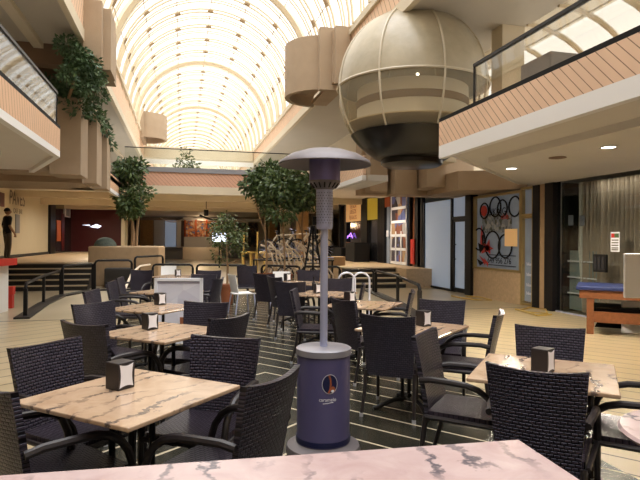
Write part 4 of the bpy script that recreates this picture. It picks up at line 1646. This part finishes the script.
ex, ez = .045, .535
em = disc(ex, ez, .058, .070, .1962).build('emblem_rim', 'foot_silver', hp)
disc(ex, ez, .053, .065, .1968).build('emblem', 'navy_dark', hp)
m = MB()
cv = [(ex - .01, ez - .062), (ex + .002, ez - .035), (ex + .006, ez), (ex + .004, ez + .03), (ex - .006, ez + .062)]
m.tube([cyl(a, b, .1972) for a, b in cv], .0075, 6)
m.build('emblem_bean_line', 'bean_brown', hp)
disc(ex + .022, ez - .038, .018, .022, .1972).build('emblem_brown_spot', 'bean_brown', hp)  # brown and white spots printed in the emblem
disc(ex + .02, ez - .049, .012, .009, .1976).build('emblem_white_spot', 'bright_white', hp)
tx = text('lettering', 'caramelo', .034, 'bright_white', hp, (0, 0, 0), (0, 0, 0), 0.0004)
for v in tx.data.vertices:
    x_, y_ = v.co.x, v.co.y
    c_ = cyl(x_ + .03, .425 + y_, .1965 + v.co.z)
    v.co = c_
m = MB()
m.tube([cyl(a, b, .1965) for a, b in ((-.005, .398), (.03, .401), (.07, .407))], .002, 5)
m.build('underline', 'bright_white', hp)

# ------------------------------------------------------------------ white framed board
wb = thing('menu_board', 'white framed board with pale picture standing behind the third left table', 'board', atd(179, 7.75, 0), -TH + .05)
w2 = .315
box(-w2, w2, 0, .03, .12, .98).build('panel', 'menu_picture', wb)
fm = MB()
fm.box(-w2 - .02, w2 + .02, -.02, .04, .96, 1.0)
fm.box(-w2 - .02, w2 + .02, -.02, .04, .08, .12)
fm.box(-w2 - .02, -w2 + .02, -.02, .04, .08, 1.0)
fm.box(w2 - .02, w2 + .02, -.02, .04, .08, 1.0)
fm.build('frame', 'bright_white', wb)
box(-w2 + .02, w2 - .02, -.005, 0, .925, .955).build('blue_strip', 'picture_violet', wb)
box(.02, .28, -.006, 0, .2, .45).build('red_patch', 'terracotta', wb)
for sx in (-.28, .28):
    box(sx - .02, sx + .02, -.15, .2, 0, .09).build('foot', 'white_paint', wb)

# ------------------------------------------------------------------ chrome hoops (cycle stand)
for k, px in enumerate((347, 361.5)):
    p = atd(px, 11.6, 0)
    t = thing('chrome_hoop', ['chrome hoop of the cycle stand, the one nearer the heater', 'chrome hoop of the cycle stand, the one nearer the steps'][k], 'cycle stand', p, -TH)
    r_ = .175
    MB().tube([(-r_, 0, 0), (-r_, 0, .69)] + [(-r_ * math.cos(a * PI / 12), 0, .69 + r_ * math.sin(a * PI / 12)) for a in range(1, 12)] + [(r_, 0, .69), (r_, 0, 0)], .022, 10).build('tube', 'chrome_tube', t)
    for sx in (-r_, r_):
        MB().lathe([(.001, 0), (.06, 0), (.06, .012), (.001, .014)], 16, c=(sx, 0, 0)).build('foot', 'steel', t)

# ------------------------------------------------------------------ bicycles and rack
def make_bike():
    t = thing('bicycle', '', 'bicycle')
    for x in (-.52, .52):
        w = MB().tube([(x + .33 * math.cos(a * PI / 16), 0, .35 + .33 * math.sin(a * PI / 16)) for a in range(32)], .022, 6, True).build('wheel', 'tyre', t)
        sp_ = MB()
        for k in range(8):
            a = k * PI / 8
            sp_.tube([(x - .32 * math.cos(a), 0, .35 - .32 * math.sin(a)), (x + .32 * math.cos(a), 0, .35 + .32 * math.sin(a))], .004, 4)
        sp_.build('spokes', 'steel', w)
    f = MB()
    A, B, Cc, D, E = (-.52, 0, .35), (-.08, 0, .30), (-.2, 0, .82), (.36, 0, .85), (.52, 0, .35)
    for a, b in ((A, B), (B, Cc), (A, Cc), (Cc, D), (B, D), (D, E)):
        f.tube([a, b], .022, 6)
    f.build('frame', 'cream_tube', t)
    MB().tube([(.36, 0, .85), (.33, 0, 1.0), (.40, .25, 1.02), (.32, .29, 1.02)], .013, 6).tube([(.33, 0, 1.0), (.40, -.25, 1.02), (.32, -.29, 1.02)], .013, 6).build('handlebar', 'steel', t)
    MB().tube([(-.2, 0, .82), (-.22, 0, .93)], .013, 6).build('seat_post', 'steel', t)
    MB().lathe([(.001, -.02), (.07, -.01), (.08, .02), (.001, .04)], 12, c=(-.22, 0, .95)).build('saddle', 'black_matt', t)
    return t


bk0 = make_bike()
blabels = ['bicycle at the left end of the rack', 'bicycle second along the rack from its left end', 'bicycle in the middle of the lower row', 'bicycle in the lower row before the heater pole', 'bicycle just behind the heater column',
           'bicycle raised on the upper row, left end', 'bicycle raised on the upper row, middle', 'bicycle raised on the upper row nearest the heater']
bsp = [(276, 18.2, 0, 62), (286, 17.9, 0, 70), (296, 17.7, 0, 58), (306, 17.5, 0, 75), (318, 17.4, 0, 66), (282, 18.9, .88, 20), (299, 18.7, .92, 12), (311, 18.6, .9, 25)]
for k, (px, d_, z_, rz) in enumerate(bsp):
    o = bk0 if k == 0 else copy_tree(bk0)
    o.location = atd(px, d_, z_)
    o.rotation_euler = (math.radians(6), 0, math.radians(rz) - TH)
    tag(o, blabels[k], 'bicycle', 'bicycles in the rack')
# swirling cream tube rack
rk = thing('bicycle_rack', 'cream rack of bent tubes holding the bicycles on two levels', 'bicycle rack', atd(296, 18.0, 0), -TH)
for k in range(13):
    x = -.85 + k * .13
    q_ = .14 * math.sin(k * 1.7)
    MB().tube([(x - .28, -.33, 1.38 + q_), (x - .1, -.35, 1.32 + q_), (x + .08, -.38, 1.12 + q_), (x + .13, -.4, .9), (x + .22, -.42, .72), (x + .38, -.42, .6), (x + .5, -.4, .42), (x + .5, -.36, .2), (x + .4, -.33, 0)], .027, 7).build('tube', 'cream_tube', rk)
for z_ in (.02, .86):
    box(-1.4, 1.25, -.1, .9, z_, z_ + .04).build('shelf', 'black_metal', rk)
for x in (-1.38, 1.2):
    for y_ in (-.08, .86):
        box(x - .02, x + .02, y_ - .02, y_ + .02, 0, .88).build('post', 'black_metal', rk)
# A-frame stand and stone seat by the bikes
af = thing('folding_easel', 'tall black folding easel standing behind the heater pole', 'easel', atd(313, 15.5, 0), -TH)
for a, b in (((-.35, -.2), (-.03, 0)), ((.35, -.2), (.03, 0)), ((0, .35), (0, 0))):
    MB().tube([(a[0], a[1], 0), (b[0], b[1], 1.95)], .03, 6).build('leg', 'black_metal', af)
MB().tube([(-.2, -.12, .9), (.2, -.12, .9)], .02, 6).build('crossbar', 'black_metal', af)
for k, (px, z1, w_) in enumerate(((280, 1.05, .5), (331, .95, .5))):
    p = atd(px, 20.2, 0)
    tag(box(p.x - w_, p.x + w_, p.y - .2, p.y + .3, .0, z1).build('stone_block', 'planter_stone', bevel=.02), ['tan stone block left of the bicycles', 'tan stone block right of the heater pole'][k], 'stone block')

# ------------------------------------------------------------------ blue topped game table at right
gt = thing('game_table', 'wooden game table with blue top standing at the curtained window', 'game table', at(591, 332, 0), -TH + math.radians(-27))
box(-.22, .93, -.12, 1.0, .74, .80).build('top', 'baize_blue', gt, bevel=.01)
box(-.17, .88, -.08, .96, .60, .74).build('apron', 'wood_orange', gt)
box(0.0, .75, -.02, .04, .20, .38).build('stretcher', 'wood_orange', gt)
box(.02, .75, .1, .9, .36, .44).build('tray', 'black_matt', gt)
for x, y_ in ((-.06, -.06), (.74, -.06), (-.06, .84), (.74, .84)):
    box(x, x + .11, y_, y_ + .11, 0, .60).build('leg', 'wood_orange', gt, bevel=.008)
MB().poly3([(.06, .5, .05), (.6, .5, .05), (.55, .5, .2), (.6, .5, .36), (.06, .5, .36), (.12, .5, .2)], (0, .05, 0)).build('brace', 'black_matt', gt)
wp = tag(box(-.0, .45, 0, .04, .8, 1.40).build('white_panel', 'bright_white', bevel=.015), 'white panel standing on the blue game table', 'panel')
wp.location = at(643, 300, .8) + cw(.02, .45) - Vector((0, 0, .8))
wp.rotation_euler = (0, 0, -TH - .1)
wp2 = tag(box(0, .7, 0, .05, 0, .55).build('white_panel', 'bright_white', bevel=.015), 'white panel on the floor behind the game table legs', 'panel')
wp2.location = atd(623, 9.3)
wp2.rotation_euler = (0, 0, -TH)
# yellow barrier tape bits on the floor near the bike shop


def cable(label, pts, r, mt):
    m = MB().tube([tuple(at(a, b, .02)) for a, b in pts], r, 6)
    return tag(m.build('floor_hose', mt), label, 'hose')


cable('thin yellow hose lying coiled on the floor by the black pier', [(516, 308), (530, 311), (548, 312), (546, 308), (530, 306), (520, 309), (538, 314), (552, 313)], .02, 'yellow_wood')
cable('thin yellow hose lying on the floor before the bike shop base', [(452, 295), (462, 297), (478, 299), (492, 299), (480, 296), (466, 295)], .02, 'yellow_wood')

# ------------------------------------------------------------------ red topped counter at far left
q = atd(-19, 10.8)
rc = thing('bar_counter', 'white counter with thick red top at the left edge of the frame', 'counter', q, -TH + .1)
box(-1.2, .12, 0, .9, 0, .98).build('body', 'white_paint', rc)
box(-1.25, .28, -.08, .95, .98, 1.12).build('top', 'red_plastic', rc, bevel=.01)
rbx = thing('red_box', 'small red box on the floor beside the counter', 'box', atd(11, 12.2))
box(-.07, .07, -.1, .1, 0.30, .48).build('case', 'red_plastic', rbx, bevel=.01)
box(-.05, .05, -.08, .08, 0, .30).build('stand', 'red_plastic', rbx)

# ------------------------------------------------------------------ person
def person():
    p = atd(7.5, 18.9, PL)
    t = thing('person', 'person in black shirt and grey trousers standing at the left edge by the cream wall', 'person', p, -TH - .7)
    t.scale = (1.12, 1.12, 1.03)
    bm = bmesh.new()
    lay = bm.verts.layers.skin.verify()
    J = {}

    def V(n, co, r):
        v = bm.verts.new(co)
        v[lay].radius = r if isinstance(r, tuple) else (r, r)
        J[n] = v
        return v
    V('pelvis', (0, 0, .94), (.16, .115))
    V('waist', (0, -.01, 1.1), (.15, .11))
    V('chest', (0, -.01, 1.3), (.18, .12))
    V('collar', (0, .0, 1.44), (.13, .09))
    V('neck', (0, .01, 1.51), .06)
    for s, n in ((-1, 'l'), (1, 'r')):
        V('hip' + n, (s * .1, 0, .88), .1)
        V('knee' + n, (s * .11, .02, .49), .065)
        V('ank' + n, (s * .12, -.02, .09), .045)
        V('toe' + n, (s * .14, .13, .04), (.04, .035))
        V('sh' + n, (s * .2, 0, 1.41), .065)
        V('elb' + n, (s * .27, -.04, 1.14), .045)
        V('wri' + n, (s * .25, .10, .92), .032)
    E = [('pelvis', 'waist'), ('waist', 'chest'), ('chest', 'collar'), ('collar', 'neck')]
    for n in 'lr':
        E += [('pelvis', 'hip' + n), ('hip' + n, 'knee' + n), ('knee' + n, 'ank' + n), ('ank' + n, 'toe' + n), ('collar', 'sh' + n), ('sh' + n, 'elb' + n), ('elb' + n, 'wri' + n)]
        # palm, five fingers
        w = J['wri' + n].co
        s = -1 if n == 'l' else 1
        V('palm' + n, (w.x, w.y + .03, w.z - .07), (.032, .018))
        E.append(('wri' + n, 'palm' + n))
        for k in range(4):
            V('f%d%s' % (k, n), (w.x - s * .005, w.y + .055 - k * .02, w.z - .115), .009)
            V('g%d%s' % (k, n), (w.x - s * .02, w.y + .06 - k * .02, w.z - .155 + abs(k - 1.3) * .007), .008)
            E += [('palm' + n, 'f%d%s' % (k, n)), ('f%d%s' % (k, n), 'g%d%s' % (k, n))]
        V('th' + n, (w.x - s * .03, w.y + .055, w.z - .07), .01)
        E.append(('palm' + n, 'th' + n))
    for a, b in E:
        bm.edges.new((J[a], J[b]))
    J['pelvis'][lay].use_root = True
    me = bpy.data.meshes.new('body')
    bm.to_mesh(me)
    bm.free()
    o = bpy.data.objects.new('body', me)
    COL.objects.link(o)
    o.modifiers.new('s', 'SKIN')
    sb = o.modifiers.new('u', 'SUBSURF')
    sb.levels = 1
    bpy.context.view_layer.update()
    m2 = bpy.data.meshes.new_from_object(o.evaluated_get(bpy.context.evaluated_depsgraph_get()))
    COL.objects.unlink(o)
    bpy.data.objects.remove(o)
    # head joined on the neck: an egg with nose, chin and ears
    b2 = bmesh.new()
    b2.from_mesh(m2)
    r = bmesh.ops.create_uvsphere(b2, u_segments=20, v_segments=14, radius=1)
    for v in r['verts']:
        x, y_, z = v.co
        w = 1 - .22 * max(0, -z)
        v.co = Vector((x * .075 * w, y_ * .095 * w + (.01 if y_ > 0 and z < 0 else 0), z * .115 + 1.635))
        if y_ > .9 and abs(z) < .25:
            v.co.y += .016
    for s in (-1, 1):
        r = bmesh.ops.create_uvsphere(b2, u_segments=8, v_segments=6, radius=1)
        for v in r['verts']:
            v.co = Vector((v.co.x * .012 + s * .078, v.co.y * .018, v.co.z * .03 + 1.63))
    b2.to_mesh(m2)
    b2.free()
    m2.materials.clear()
    for k in ('skin', 'black_cloth', 'grey_trousers', 'black_matt'):
        m2.materials.append(M[k])
    for f in m2.polygons:
        c = f.center
        f.use_smooth = True
        if c.z > 1.47:
            f.material_index = 0
        elif c.z < .1:
            f.material_index = 3
        elif abs(c.x) > .2 and c.z < 1.18:
            f.material_index = 0
        elif c.z > .93:
            f.material_index = 1
        else:
            f.material_index = 2
    body = bpy.data.objects.new('body', m2)
    COL.objects.link(body)
    body.parent = t
    hr = MB().lathe([(.001, .122)] + [(.082 * math.sin(a * PI / 16), .12 * math.cos(a * PI / 16)) for a in range(1, 9)] + [(.07, 0)], 18)
    h = hr.build('hair', 'hair', t)
    h.scale = (1, 1.2, 1)
    h.location = (0, -.012, 1.642)
    for s in (-1, 1):
        e = MB().lathe([(.001, -.01), (.01, 0), (.001, .01)], 8, c=(s * .028, .09, 1.645)).build('eye', 'black_matt', t)
    MB().tube([(-.022, .098, 1.585), (.022, .098, 1.585)], .004, 5).build('mouth', 'terracotta', t)
    return t


person()
